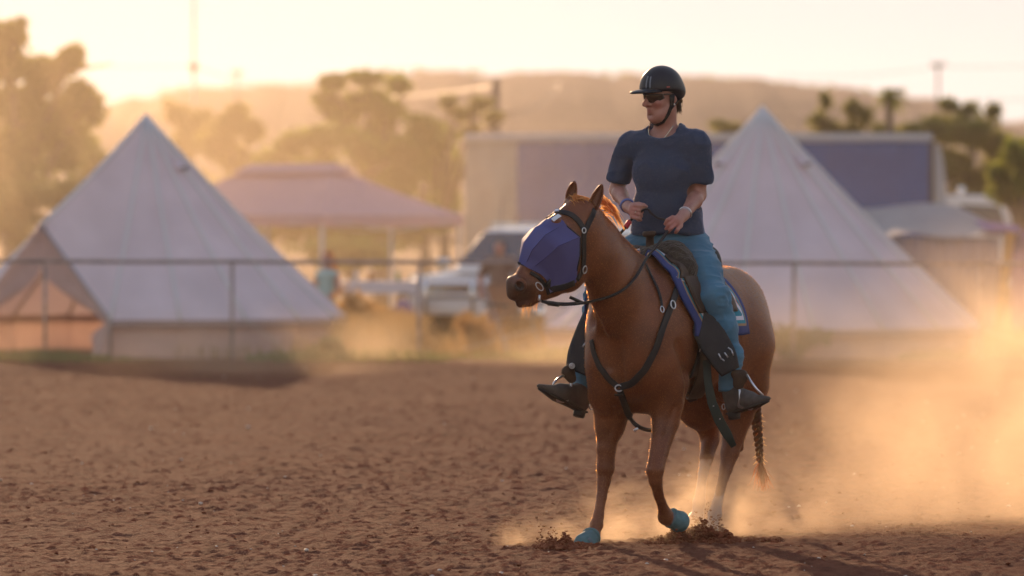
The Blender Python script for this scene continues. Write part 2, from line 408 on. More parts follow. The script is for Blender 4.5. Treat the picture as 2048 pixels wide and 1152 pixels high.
# ================================================================== POP-UP GAZEBO
M_GAZ = mat('gazebo_cloth', (.55, .38, .42), .8, noise=.06, nscale=5, transl=.25, tcol=(.7, .42, .40), bump=.1, bscale=6)
M_ALU = mat('white_tube', (.62, .60, .60), .4, .3)
gz = empty('gazebo', (B(645, 461, 95).x, 95, 0), 0, 'dusty pink pop-up gazebo with a hipped roof and thin white legs', 'gazebo')
def gazebo():
    ex, ey = Vector((.78, .625, 0)), Vector((-.625, .78, 0)); ey = Vector((-.70, .71, 0)); ex = Vector((.775, .632, 0))
    Wd, Ln, ev, rg = 3.0, 5.0, 1.86, 2.70
    P = lambda u, v, z: ex * u + ey * v + Vector((0, 0, z))
    c = [P(0, 0, ev), P(Wd, 0, ev), P(Wd, Ln, ev), P(0, Ln, ev)]; r0, r1 = P(Wd / 2, 1.5, rg), P(Wd / 2, Ln - 1.5, rg)
    def panel(pts, nm='roof_panel'):
        m = MB(); N = 10; vs = []
        a, b, cc, d = pts
        for i in range(N + 1):
            for j in range(N + 1):
                u, v = i / N, j / N; p = a.lerp(b, u).lerp(d.lerp(cc, u), v); p.z -= .09 * math.sin(math.pi * v) * (.4 + .6 * math.sin(math.pi * u)); vs.append(p)
        m.add(vs, [(i * 11 + j, i * 11 + j + 11, i * 11 + j + 12, i * 11 + j + 1) for i in range(N) for j in range(N)]); m.build(nm, M_GAZ, gz, True)
    panel([c[0], c[1], r0, r0]); panel([c[1], c[2], r1, r0]); panel([c[2], c[3], r1, r1]); panel([c[3], c[0], r0, r1])
    for i in range(4):
        a, b = c[i], c[(i + 1) % 4]; m = MB(); N = 14; vs = []
        out = (a - b).cross(Vector((0, 0, 1))).normalized() * -1
        for k in range(N + 1):
            p = a.lerp(b, k / N) + out * .012; vs += [p + Vector((0, 0, .0)), p + out * .02 * math.sin(k * 1.9) + Vector((0, 0, -.17 - .02 * abs(math.sin(k * .9))))]
        m.add(vs, [(2 * k, 2 * k + 1, 2 * k + 3, 2 * k + 2) for k in range(N)]); m.build('valance', M_GAZ, gz, True)
        m = MB(); m.tube([Vector((a.x, a.y, 0)) * .98 + P(.03, .05, 0), a * .98 + P(.03, .05, 0) - Vector((0, 0, .02))], .034, 4); m.build('leg', M_ALU, gz)
        m = MB(); m.tube([a * .985 - Vector((0, 0, .03)), (a + b) / 2 - Vector((0, 0, .28)), b * .985 - Vector((0, 0, .03))], .012, 5); m.build('roof_strut', M_ALU, gz)
    # raised vent cap over the ridge
    q0, q1 = P(Wd / 2, 1.40, rg + .045), P(Wd / 2, Ln - 1.40, rg + .045)
    for sg in (-1, 1):
        m = MB(); vs = []; e0, e1 = P(Wd / 2 + sg * .30, 1.22, rg - .11), P(Wd / 2 + sg * .30, Ln - 1.22, rg - .11)
        m.add([q0, q1, e1, e0], [(0, 1, 2, 3)]); m.build('vent_cap', M_GAZ, gz)
        qe, a_, b_ = (q0, P(Wd / 2 - .30, 1.22, rg - .11), P(Wd / 2 + .30, 1.22, rg - .11)) if sg < 0 else (q1, P(Wd / 2 - .30, Ln - 1.22, rg - .11), P(Wd / 2 + .30, Ln - 1.22, rg - .11))
        m = MB(); m.tri(qe, a_, b_); m.build('vent_cap', M_GAZ, gz)
    for p in (P(Wd / 2, 0.06, 0), P(Wd / 2, Ln - .06, 0)):
        m = MB(); m.tube([p, p + Vector((0, 0, ev))], .028, 4); m.build('leg', M_ALU, gz)
gazebo()

# ================================================================== CURTAIN SIDED TRUCK
M_CURT = mat('blue_curtain', (.018, .086, .27), .55, noise=.12, nscale=1.2, bump=.25, bscale=3)
M_WHITE = mat('white_paint', (.72, .70, .68), .3, coat=.6)
M_GREYP = mat('dusty_panel', (.30, .29, .28), .6, noise=.15, nscale=2)
M_RUB = mat('rubber', (.03, .028, .027), .85)
M_GLASS = glass('car_glass')
M_CHROME = mat('chrome', (.75, .74, .72), .12, 1.)
M_TRIM = mat('black_trim', (.035, .033, .032), .5)
def wheel(parent, c, axis, r, w_):
    axis = Vector(axis).normalized(); c = Vector(c)
    m = MB(); m.tube([c - axis * w_ / 2, c - axis * w_ * .42, c + axis * w_ * .42, c + axis * w_ / 2], [r * .9, r, r, r * .9], 24); wh = m.build('wheel', M_RUB, parent, True)
    m = MB(); m.tube([c - axis * (w_ / 2 + .006), c - axis * w_ * .3], [r * .58, r * .5], 18); m.tube([c + axis * (w_ / 2 + .006), c + axis * w_ * .3], [r * .58, r * .5], 18); m.build('rim', M_CHROME, wh, True)
M_RAIL = mat('aluminium_rail', (.42, .43, .46), .5, .3)
TD = 112.0
tk = empty('curtain_truck', (B(930, 461, TD).x, TD, 0), R(1.0), 'long truck with blue curtain sides and a dusty white end panel, parked behind the camp', 'truck')
def truck():
    k = TD / FPX; L = (1866 - 930) * k; zt = 1.6 + (461 - 268) * k; zb = 1.15; wd = 2.5; e = (1034 - 930) * k
    m = MB(); m.box((L / 2, wd / 2, (zt + zb) / 2), (L - .05, wd - .06, zt - zb - .05)); m.build('body', M_GREYP, tk)
    m = MB(); m.box((e / 2, -.012, (zt + zb) / 2 - .05), (e, .05, zt - zb - .2)); m.build('end_panel', M_GREYP, tk, bevel=.01)
    nb = 12; w1 = (L - e) / nb
    for i in range(nb):
        m = MB(); N = 10; vs = []
        for j in range(N + 1):
            for s in range(2): vs.append((e + w1 * (i + j / N), -.02 - .035 * math.sin(math.pi * j / N) - .01 * random.random(), zb + .02 if s == 0 else zt - .16))
        m.add(vs, [(2 * j, 2 * j + 2, 2 * j + 3, 2 * j + 1) for j in range(N)]); m.build('curtain', M_CURT, tk, True)
        m = MB(); m.box((e + w1 * i, -.062, zb + .25), (.05, .012, .9)); m.build('strap', M_TRIM, tk)
    m = MB(); m.box((L / 2, -.02, zt - .075), (L, .14, .15)); m.build('roof_rail', M_RAIL, tk, bevel=.03)
    m = MB(); m.box((L / 2, wd / 2, zt - .01), (L, wd, .05)); m.build('roof', M_GREYP, tk)
    m = MB(); m.box((L / 2, 0.02, zb - .06), (L, .1, .14)); m.build('side_rail', M_GREYP, tk)
    m = MB(); m.box((L - .02, .0, (zt + zb) / 2), (.09, .12, zt - zb)); m.build('corner_post', M_TRIM, tk)
    # rounded wind deflector on the front of the box
    m = MB(); vs = []; N = 8
    for i in range(N + 1):
        a = math.pi / 2 * i / N
        for y in (.12, wd - .12): vs.append((L + .03 + .26 * math.sin(a) ** .7, y, zt - .15 - 1.45 * (1 - math.cos(a))))
    m.add(vs, [(2 * i, 2 * i + 1, 2 * i + 3, 2 * i + 2) for i in range(N)])
    for y in (.12, wd - .12):
        s0 = [(L + .03 + .26 * math.sin(math.pi / 2 * i / N) ** .7, y, zt - .15 - 1.45 * (1 - math.cos(math.pi / 2 * i / N))) for i in range(N + 1)]
        m.add(s0 + [(L + .03, y, zt - 1.6)], [tuple(range(N + 2))])
    m.build('wind_deflector', M_RAIL, tk)
    # cab : profile in x,z extruded across the truck
    cz = 1.6 + (461 - 390) * k; x0 = L + .12; x1 = L + 1.62
    prof = [(x0, .7), (x0, cz - .1), (x0 + .12, cz), (x0 + .95, cz + .0), (x0 + 1.25, cz - .08), (x0 + 1.5, cz - .55), (x0 + 1.62, cz - 1.0), (x0 + 1.9, cz - 1.12), (x0 + 2.0, .7)]
    m = MB(); n = len(prof)
    m.add([(x, .15, z) for x, z in prof] + [(x, wd - .15, z) for x, z in prof], [tuple(range(n))] + [tuple(reversed(range(n, 2 * n)))] + [(i, i + n, (i + 1) % n + n, (i + 1) % n) for i in range(n)])
    cab = m.build('cab', M_WHITE, tk, bevel=.04)
    m = MB(); m.add([(x0 + .45, .142, cz - .75), (x0 + 1.4, .142, cz - .75), (x0 + 1.22, .142, cz - .22), (x0 + .45, .142, cz - .18)], [(0, 1, 2, 3)]); m.build('side_window', M_GLASS, cab)
    m = MB(); m.quad((x0 + 1.31, .3, cz - .14), (x0 + 1.31, wd - .3, cz - .14), (x0 + 1.56, wd - .25, cz - .62), (x0 + 1.56, .25, cz - .62)); m.build('windscreen', M_GLASS, cab)
    m = MB(); m.box((x0 + 1.72, -.05, cz - .32), (.08, .14, .42)); m.tube([(x0 + 1.5, .15, cz - .25), (x0 + 1.7, -.02, cz - .2)], .02, 6); m.build('mirror', M_TRIM, cab, bevel=.02)
    m = MB(); m.box((x0 + .5, .6, cz + .09), (.16, .16, .16)); m.build('beacon', M_CHROME, cab, bevel=.04)
    for x in (1.6, 2.7, L - 1.0, L + 1.3): wheel(tk, (x, .2, .5), (0, 1, 0), .5, .28); wheel(tk, (x, wd - .2, .5), (0, 1, 0), .5, .28)
    m = MB(); m.box((L / 2 + .5, wd / 2, .9), (L + .8, 1.0, .22)); m.build('chassis', M_TRIM, tk)
truck()

# ================================================================== GREY SHADE SHELTER on the far side of tent two
M_TARP = mat('grey_tarp', (.33, .30, .29), .8, noise=.1, nscale=3, transl=.08, tcol=(.5, .4, .35), bump=.3, bscale=4)
M_BLUEGREY = mat('blue_grey_cloth', (.23, .23, .28), .85, noise=.1, nscale=2, transl=.06, tcol=(.5, .35, .3), bump=.3, bscale=3)
M_PURP = mat('purple_cloth', (.15, .14, .28), .8, transl=.2, tcol=(.3, .2, .4))
M_TIMB = mat('timber', (.38, .20, .07), .8, noise=.25, nscale=8)
sh = empty('shade_shelter', (B(1850, 461, 82).x, 82, 0), 0, 'sagging grey tarpaulin shelter with dull cloth sides and a timber prop, beside the truck cab', 'shelter')
def shelter():
    k = 82 / FPX; Q = lambda px, py, dy=0.: Vector(((px - 1850) * k, dy, 1.6 - (py - HZ) * k))
    m = MB(); N, K = 22, 8; vs = []
    for i in range(N + 1):
        u = i / N; px = 1690 + 352 * u
        ftop = Q(px, 410 + 6 * math.sin(u * 9) + (0 if u < .72 else 48 * ((u - .72) / .28) ** 1.3), 2.6); fr = Q(1690 + 356 * u, 474 - 10 * u ** 2 + 7 * math.sin(u * 13), 0)
        for j in range(K + 1):
            v = j / K; p = ftop.lerp(fr, v); p.z -= (.12 + .05 * math.sin(u * 17)) * math.sin(math.pi * v); vs.append(p)
    m.add(vs, [(i * (K + 1) + j, (i + 1) * (K + 1) + j, (i + 1) * (K + 1) + j + 1, i * (K + 1) + j + 1) for i in range(N) for j in range(K)]); m.build('tarpaulin', M_TARP, sh, True)
    for px0, px1 in ((1700, 1800), (1800, 1902), (1902, 2000)):
        m = MB(); N = 16; vs = []
        for i in range(N + 1):
            p = Q(px0 + (px1 - px0) * i / N, 500, .08 + .035 * math.sin(i * 1.3 + px0)); vs += [Vector((p.x, p.y, -.02)), Vector((p.x, p.y, 1.6 - (474 - HZ) * k))]
        m.add(vs, [(2 * i, 2 * i + 2, 2 * i + 3, 2 * i + 1) for i in range(N)]); m.build('side_cloth', M_BLUEGREY, sh, True)
    m = MB(); a, b = Q(2020, 465, -.05), Q(1992, 640, -.12); b.z = -.02; m.tube([b, a], .075, 8); m.build('timber_prop', M_TIMB, sh)
    m = MB(); m.tube([Q(1700, 690, 2.6), Q(1700, 402, 2.6)], .03, 6); m.tube([Q(2040, 690, 2.6), Q(2040, 445, 2.6)], .03, 6); m.build('rear_pole', M_POLE, sh)
    m = MB(); m.add([Q(1950, 440, .3), Q(2044, 452, .05), Q(2030, 470, .0), Q(1980, 468, .0)], [(0, 1, 2, 3)]); m.build('corner_flap', M_PURP, sh)
    m = MB(); N = 12; vs = []
    for i in range(N + 1):
        p = Q(2026 + 5 * i, 500, .3 + .05 * math.sin(i * 1.7)); vs += [Vector((p.x, p.y, -.02)), Vector((p.x, p.y, 1.6 - (462 - HZ) * k))]
    m.add(vs, [(2 * i, 2 * i + 2, 2 * i + 3, 2 * i + 1) for i in range(N)]); m.build('hanging_cloth', M_PURP, sh, True)
shelter()

# ================================================================== WHITE 4WD
def four_wheel_drive():
    D = 84.0; yaw = R(30); k = D / FPX
    fwd = Vector((-math.sin(yaw), -math.cos(yaw), 0)); rz = math.atan2(fwd.y, fwd.x)
    # front right corner (camera left) seen at px 826
    root = empty('parked_car', (0, 0, 0), rz, 'white four wheel drive with chrome bull bar, parked nose toward the fence', 'car')
    Wd, L = 1.86, 4.7; left = Vector((-fwd.y, fwd.x, 0))
    corner = B(803, 461, D); corner.z = 0
    root.location = corner + left * (Wd / 2) - fwd * L / 2       # local x forward, y left
    # lofted body : sections along x, each a half profile
    def loft(secs, name, m):
        mb = MB(); n = len(secs[0][1]); vs = []
        for x, pr in secs:
            for (y, z) in pr: vs.append((x, y, z))
        fs = [(i * n + j, i * n + j + 1, (i + 1) * n + j + 1, (i + 1) * n + j) for i in range(len(secs) - 1) for j in range(n - 1)]
        fs += [tuple(range(n)), tuple(reversed(range((len(secs) - 1) * n, len(secs) * n)))]
        mb.add(vs, fs); return mb.build(name, m, root, False, .02)
    def low(hw, zb, zt, rr=.12):
        pr = [(-hw + .06, zb), (-hw, zb + .1), (-hw, zt - rr), (-hw + .05, zt - rr * .35), (-hw + rr * 1.3, zt)]
        return pr + [(-y, z) for y, z in reversed(pr)]
    h = Wd / 2
    loft([(L / 2, low(h - .10, .42, .80)), (L / 2 - .08, low(h - .03, .36, .88)), (L / 2 - .5, low(h, .34, .95)), (L / 2 - 1.15, low(h, .34, 1.0)), (0, low(h, .34, 1.03)), (-L / 2 + .2, low(h, .34, 1.03)), (-L / 2, low(h - .05, .45, .98))], 'body', M_WHITE)
    def gh(hw, zb, ht, zt):
        pr = [(-hw, zb), (-ht - .02, zt - .1), (-ht + .1, zt)]
        return pr + [(-y, z) for y, z in reversed(pr)]
    loft([(L / 2 - 1.18, gh(h - .12, 1.0, h - .14, 1.03)), (L / 2 - 1.95, gh(h - .06, 1.0, h - .20, 1.60)), (L / 2 - 2.3, gh(h - .05, 1.0, h - .19, 1.66)), (-L / 2 + .5, gh(h - .05, 1.0, h - .18, 1.66)), (-L / 2 + .08, gh(h - .06, 1.0, h - .2, 1.58))], 'cabin', M_WHITE)
    m = MB(); m.quad((L / 2 - 1.26, -h + .22, 1.075), (L / 2 - 1.26, h - .22, 1.075), (L / 2 - 1.915, h - .3, 1.565), (L / 2 - 1.915, -h + .3, 1.565))
    m.v = [(x + .012, y, z + .014) for x, y, z in m.v]; m.build('windscreen', M_GLASS, root)
    for sy in (-1, 1):
        for (x0, x1, x2, x3) in ((L / 2 - 1.55, L / 2 - 2.35, L / 2 - 2.35, L / 2 - 2.0), (L / 2 - 2.45, L / 2 - 3.35, L / 2 - 3.35, L / 2 - 2.45), (L / 2 - 3.45, -L / 2 + .3, -L / 2 + .35, L / 2 - 3.45)):
            m = MB(); y0, y1 = sy * (h - .045), sy * (h - .155); m.quad((x0, y0, 1.09), (x1, y0, 1.09), (x2, y1, 1.53), (x3, y1, 1.53)); m.build('side_window', M_GLASS, root)
        m = MB(); m.box((L / 2 - 1.45, sy * (h + .13), 1.10), (.10, .22, .17)); m.build('wing_mirror', M_CHROME, root, bevel=.03)
        m = MB(); m.ball((L / 2 - .06, sy * (h - .26), .74), (.05, .10, .085)); m.build('headlight', M_CHROME, root, True)
        m = MB(); m.ball((L / 2 - .12, sy * (h - .06), .72), (.06, .06, .05)); m.build('indicator', mat('amber_lens', (.6, .22, .03), .2), root, True)
        for x in (L / 2 - .95, -L / 2 + 1.05): wheel(root, (x, sy * (h - .13), .37), (0, 1, 0), .37, .25)
        m = MB(); m.tube([(L / 2 - 2.1, sy * (h - .3), 1.70), (-L / 2 + .5, sy * (h - .3), 1.70)], .016, 6); m.build('roof_bar', M_CHROME, root)
        m = MB(); vs = []; 
        for i in range(13):
            a = math.pi * i / 12
            for q in (0, .05): vs.append((L / 2 - .95 + math.cos(a) * (.46 - q), sy * (h + .012), .37 + math.sin(a) * (.46 - q)))
        m.add(vs, [(2 * i, 2 * i + 2, 2 * i + 3, 2 * i + 1) for i in range(12)]); m.build('wheel_arch', M_TRIM, root)
    m = MB(); m.box((L / 2 - .01, 0, .70), (.05, 1.05, .20)); gr = m.build('grille', M_TRIM, root)
    for i in range(5):
        m = MB(); m.box((L / 2 + .02, 0, .625 + .038 * i), (.02, 1.0, .014)); m.build('grille_bar', M_CHROME, gr)
    m = MB(); m.box((L / 2 + .08, 0, .46), (.16, Wd - .1, .2)); m.build('bumper', M_WHITE, root, bevel=.03)
    # bull bar
    bb = MB(); x = L / 2 + .2
    bb.tube([(x - .1, -.85, .45), (x, -.82, .70), (x, -.62, .92), (x, .62, .92), (x, .82, .70), (x - .1, .85, .45)], .03, 8)
    bb.tube([(x, -.40, .38), (x, -.40, .92)], .026, 8); bb.tube([(x, .40, .38), (x, .40, .92)], .026, 8); bb.tube([(x, -.8, .66), (x, .8, .66)], .024, 8)
    bb.build('bull_bar', M_CHROME, root, True)
    m = MB(); m.box((L / 2 + .175, 0, .47), (.012, .37, .11)); m.build('number_plate', mat('plate', (.75, .74, .7), .5), root)
    m = MB(); m.box((L / 2 - .65, 0, 1.0), (.5, .9, .03)); m.build('bonnet_scoop', M_WHITE, root, bevel=.015)
    m = MB(); m.tube([(L / 2 - .3, .55, .95), (L / 2 - .42, .55, 2.1)], .006, 5); m.build('aerial', M_TRIM, root)
four_wheel_drive()

# ================================================================== CAMP FURNITURE
M_TABLE = mat('table_top', (.62, .58, .60), .5)
tb = empty('folding_table', (B(762, 461, 83).x, 83, 0), R(4), 'long white topped trestle table between the first tent and the car', 'table')
m = MB(); m.box((0, 0, .84), (1.15, .7, .05)); m.build('table_top', M_TABLE, tb, bevel=.01)
m = MB(); m.box((0, -.345, .75), (1.12, .012, .13)); m.build('table_skirt', M_TABLE, tb)
for sx in (-1, 1):
    for sy in (-1, 1):
        m = MB(); m.tube([(sx * .52, sy * .30, -.02), (sx * .46, sy * .26, .82)], .018, 6); m.build('leg', M_ALU, tb)
def item(name, label, cat, px, D, z, fn):
    r = empty(name, (B(px, 461, D).x, D, z), random.uniform(-.4, .4), label, cat); fn(r); return r
def esky(r):
    m = MB(); m.box((0, 0, .19), (.52, .34, .38)); m.build('tub', mat('blue_plastic', (.07, .10, .30), .4), r, bevel=.03)
    m = MB(); m.box((0, 0, .415), (.54, .36, .07)); m.build('lid', M_WHITE, r, bevel=.02)
    m = MB(); m.tube([(-.27, 0, .25), (-.29, 0, .47), (.29, 0, .47), (.27, 0, .25)], .013, 6); m.build('handle', M_WHITE, r)
def bag(r):
    m = MB(); m.ball((0, 0, .30), (.17, .14, .31)); m.build('bag_body', mat('purple_bag', (.10, .08, .26), .8, bump=.4, bscale=8), r, True)
    m = MB(); m.ring((0, 0, .62), (0, 1, 0), .08, .012); m.build('strap', M_TRIM, r)
def jar(c):
    def f(r):
        m = MB(); m.tube([(0, 0, 0), (0, 0, .10), (0, 0, .125), (0, 0, .15)], [.035, .035, .018, .016], 10); m.build('bottle_body', mat('bottle_' + c[0], c[1], .15), r, True)
        m = MB(); m.tube([(0, 0, .151), (0, 0, .17)], .019, 8); m.build('cap', M_WHITE, r)
    return f
item('cool_box', 'blue cool box with a white lid on the ground under the trestle table', 'cool box', 738, 82.6, 0, esky)
item('bag', 'tall purple bag on the ground beside the car bull bar', 'bag', 806, 82.2, 0, bag)
item('bottle', 'small clear bottle at the tent end of the trestle table', 'bottle', 712, 82.9, .865, jar(('clear', (.55, .5, .45))))
item('bottle', 'small amber bottle at the middle of the trestle table', 'bottle', 742, 82.9, .865, jar(('amber', (.5, .22, .06))))
item('bottle', 'small green bottle at the car end of the trestle table', 'bottle', 796, 82.9, .865, jar(('green', (.1, .2, .08))))
def camp_chair(px, D, rz, label, m_):
    r = empty('camp_chair', (B(px, 461, D).x, D, 0), rz, label, 'chair', 'folding camp chairs')
    m = MB(); m.add([(-.26, -.2, .40), (.26, -.2, .40), (.24, .22, .36), (-.24, .22, .36)], [(0, 1, 2, 3)]); m.build('seat', m_, r)
    m = MB(); m.add([(-.25, .22, .40), (.25, .22, .40), (.26, .36, .88), (-.26, .36, .88)], [(0, 1, 2, 3)]); m.build('backrest', m_, r)
    for s in (-1, 1):
        m = MB(); m.tube([(s * .28, -.25, -.01), (s * .26, .36, .9)], .012, 6); m.build('leg', M_POLE, r)
        m = MB(); m.tube([(s * .28, .28, -.01), (s * .28, -.22, .62)], .012, 6); m.build('leg', M_POLE, r)
        m = MB(); m.tube([(s * .28, -.24, .61), (s * .28, .3, .62)], .02, 6); m.build('armrest', M_TRIM, r)
camp_chair(1105, 76.0, R(-30), 'pale folding camp chair behind the fence under the horse nose', mat('pale_canvas', (.55, .50, .52), .85, transl=.2))
camp_chair(1030, 75.2, R(35), 'brown folding camp chair behind the fence, nearer the car', mat('brown_canvas', (.22, .13, .08), .85, transl=.2))
# ================================================================== TREES
def leaf_mat(name, c1, c2, tc):
    m = mat(name, c1, .75, col2=c2, nscale=1.1, transl=.52, tcol=tc, spec=.2); return m
M_LEAF = [leaf_mat('leaf_olive', (.055, .070, .020), (.10, .12, .032), (.40, .42, .07)),
          leaf_mat('leaf_grey', (.070, .070, .035), (.12, .11, .05), (.44, .42, .10)),
          leaf_mat('leaf_green', (.040, .058, .016), (.075, .10, .026), (.36, .42, .06))]
M_BARK = mat('bark', (.12, .085, .06), .9, noise=.35, nscale=9)
def leaves(mb_v, c, rad, n, size, rs, droop=.3):
    """leaf-sized quads spread through an uneven lump"""
    d = rs.normal(size=(n, 3)); d /= np.linalg.norm(d, axis=1)[:, None]
    rr = rs.rand(n) ** .42
    p = d * rr[:, None]
    nz = vnoise(p[:, 0] * 2.3 + c[0], p[:, 1] * 2.3 + c[1], p[:, 2] * 2.3 + c[2], 3)
    keep = nz > .33; p = p[keep] * (0.75 + .55 * nz[keep])[:, None]; n = len(p)
    p = p * np.array(rad) + np.array(c)
    ax = rs.normal(size=(n, 3)); ax[:, 2] -= droop; ax /= np.linalg.norm(ax, axis=1)[:, None]
    bx = np.cross(ax, rs.normal(size=(n, 3))); bx /= np.linalg.norm(bx, axis=1)[:, None]
    s = size * (.6 + .8 * rs.rand(n))[:, None]
    mb_v.append(np.stack([p - ax * s, p + bx * s * .42, p + ax * s, p - bx * s * .42], 1))
TREE_ID = [0]
def tree(name, label, px, D, lumps, ktype=0, leaf=.11, dens=1.35, trunk_r=.12, group=None, cat='tree', base_dx=0., twigs=True):
    """lumps: (px, py, half width px, half height px) as they are seen; each gets its own depth offset"""
    TREE_ID[0] += 1; rs = np.random.RandomState(100 + TREE_ID[0]); k = D / FPX
    root = empty(name, (B(px, 461, D).x, D, 0), 0, label, cat, group)
    V = []; trunk = MB(); top = max(l[1] for l in lumps); cs = []
    base = Vector((base_dx, 0, -.15))
    for (lx, ly, hw, hh) in lumps:
        c = np.array([(lx - px) * k, (rs.rand() - .5) * 2 * hw * k, 1.6 - (ly - HZ) * k]); rad = np.array([hw, hw, hh]) * k
        cs.append(c); area = max(hw, 8) * max(hh, 8) * k * k
        n = int(dens * 270 * area / (leaf * leaf) * .16) + 60
        for q in range(11):   # sub clumps make the outline uneven
            dd = rs.normal(size=3); dd /= np.linalg.norm(dd); f = .2 + .8 * rs.rand()
            leaves(V, c + dd * rad * .62 * f, rad * (.26 + .36 * rs.rand()), n // 11, leaf, rs)
    fork = Vector((base_dx * .6, 0, max(.4, min(c[2] for c in cs) * .55)))
    trunk.tube([base, base.lerp(fork, .5) + Vector((.04, 0, 0)), fork], [trunk_r * 1.25, trunk_r, trunk_r * .85], 8)
    trunk.build('trunk', M_BARK, root, True)
    for c in cs:
        b = MB(); c = Vector(c); mid = fork.lerp(c, .5) + Vector((rs.normal() * .12, rs.normal() * .12, .1))
        b.tube([fork, mid, c], [trunk_r * .6, trunk_r * .4, trunk_r * .12], 6)
        for q in range(4):
            e = c + Vector(rs.normal(size=3)) * .35; b.tube([mid.lerp(c, .5 + .12 * q), e], [trunk_r * .2, trunk_r * .05], 4)
        b.build('limb', M_BARK, root, True)
    V = np.concatenate(V).reshape(-1, 3); V[:, 2] = np.maximum(V[:, 2], .02); F = np.arange(len(V), dtype=np.int32).reshape(-1, 4)
    np_mesh('crown', V, F, M_LEAF[ktype], root, False)
    return root
G = 'trees behind the camp'
tree('tree', 'tallest dark tree, at the edge of the camp behind the open bell tent', 20, 108,
     [(0, 120, 60, 80), (-60, 190, 90, 90), (95, 150, 75, 60), (140, 120, 38, 40), (60, 230, 110, 80), (160, 215, 70, 70), (130, 300, 95, 70), (20, 330, 120, 90), (-90, 320, 90, 110), (30, 60, 36, 34)], 0, .13, 1.0, .2, G)
tree('tree', 'loose shrubby tree low between the tall tree and the open bell tent', 120, 101, [(40, 420, 95, 60), (130, 400, 85, 60), (195, 340, 60, 55), (-40, 440, 80, 60), (90, 470, 110, 50)], 1, .12, .9, .1, G)
tree('tree', 'feathery pale tree over the shoulder of the open bell tent', 380, 138, [(355, 235, 32, 40), (385, 275, 55, 60), (410, 240, 26, 30), (350, 310, 60, 50), (375, 370, 80, 60)], 1, .11, .55, .08, G)
tree('tree', 'rounded pale tree left of the gazebo roof', 470, 132, [(465, 240, 48, 40), (500, 265, 40, 40), (440, 290, 55, 45), (480, 330, 70, 50), (510, 370, 70, 50)], 1, .11, .75, .09, G)
tree('tree', 'tall forked tree rising against the hills above the gazebo', 760, 122, [(665, 165, 42, 26), (735, 160, 60, 26), (800, 172, 36, 24), (660, 205, 42, 26), (730, 200, 70, 34), (780, 222, 46, 30), (690, 228, 40, 24), (755, 270, 55, 40)], 2, .115, 1.0, .16, G)
tree('tree', 'wide bushy tree directly behind the gazebo roof', 640, 118, [(600, 290, 62, 34), (660, 275, 62, 36), (560, 330, 60, 40), (720, 300, 70, 42), (640, 340, 90, 50), (520, 380, 60, 50)], 2, .12, 1.0, .12, G)
tree('tree', 'bright bushy tree between the gazebo and the truck', 850, 119, [(838, 250, 46, 28), (880, 285, 60, 36), (820, 300, 62, 40), (870, 340, 66, 45), (800, 360, 70, 45), (890, 395, 40, 50)], 2, .12, 1.0, .12, G)
tree('tree', 'thin open tree with slanting bare limbs by the stout post', 905, 116, [(895, 205, 26, 18), (960, 212, 34, 22), (920, 228, 34, 20), (985, 235, 24, 16), (940, 262, 30, 16)], 1, .10, .7, .10, G, base_dx=-.25)
tree('tree', 'low scrub tree under the gazebo eaves', 700, 112, [(560, 455, 70, 40), (640, 450, 70, 40), (720, 455, 70, 40), (800, 450, 70, 45), (870, 440, 50, 50), (680, 500, 160, 35)], 0, .12, .9, .08, G)
tree('tree', 'small yellowish shrub tree right beside the rider, above the truck roof', 1450, 128, [(1440, 250, 26, 14), (1465, 258, 24, 12), (1450, 275, 30, 16)], 1, .10, 1.0, .07, G)
tree('tree', 'thin upright tree just past the second tent peak', 1650, 130, [(1652, 205, 16, 26), (1640, 245, 26, 26), (1665, 265, 30, 30)], 1, .10, .8, .07, G)
tree('tree', 'pale upright tree between the thin tree and the palm', 1715, 130, [(1705, 215, 24, 26), (1728, 235, 22, 26), (1700, 262, 34, 24)], 1, .10, .85, .07, G)
tree('tree', 'spreading tree with an uneven top above the truck cab', 1915, 128, [(1900, 208, 26, 16), (1935, 220, 30, 18), (1985, 222, 22, 16), (1880, 262, 62, 36), (1950, 268, 66, 42), (1830, 268, 44, 34), (1990, 300, 50, 50), (1900, 330, 80, 50), (1960, 370, 70, 50)], 1, .12, .9, .12, G)
tree('tree', 'dark green tree at the far right behind the shelter', 2040, 100, [(2030, 310, 44, 36), (2000, 350, 40, 36), (2060, 350, 60, 60), (2025, 390, 60, 40), (2090, 290, 60, 50), (2110, 390, 60, 60)], 0, .11, 1.1, .12, G)
tree('tree', 'low tangled shrub in front of the truck cab', 1780, 133, [(1760, 262, 40, 22), (1800, 272, 46, 24)], 1, .10, .8, .06, G)
def palm(px, py, D):
    k = D / FPX; rs = random.Random(5); top = 1.6 - (py - HZ) * k
    r = empty('palm_tree', (B(px, 461, D).x, D, 0), 0, 'round headed palm standing against the end of the hills', 'palm tree')
    m = MB(); m.tube([(0, 0, -.1), (.06, 0, top * .5), (0, 0, top)], [.13, .10, .09], 8); m.build('trunk', M_BARK, r, True)
    for i in range(34):
        a = rs.random() * 6.28; e = rs.uniform(-.6, 1.3); m = MB(); L = rs.uniform(.32, .48); pts = []
        for j in range(6):
            s = j / 5; pts.append(Vector((math.cos(a) * L * s, math.sin(a) * L * s, top + L * math.sin(e) * s - .22 * s * s)))
        sd = Vector((-math.sin(a), math.cos(a), 0)); vs = []
        for j, p in enumerate(pts): vs += [p - sd * .07 * math.sin(math.pi * (j + .4) / 5.6), p + sd * .07 * math.sin(math.pi * (j + .4) / 5.6) + Vector((0, 0, .02))]
        m.add(vs, [(2 * j, 2 * j + 1, 2 * j + 3, 2 * j + 2) for j in range(5)]); m.build('frond', M_LEAF[0], r)
palm(1778, 192, 131)
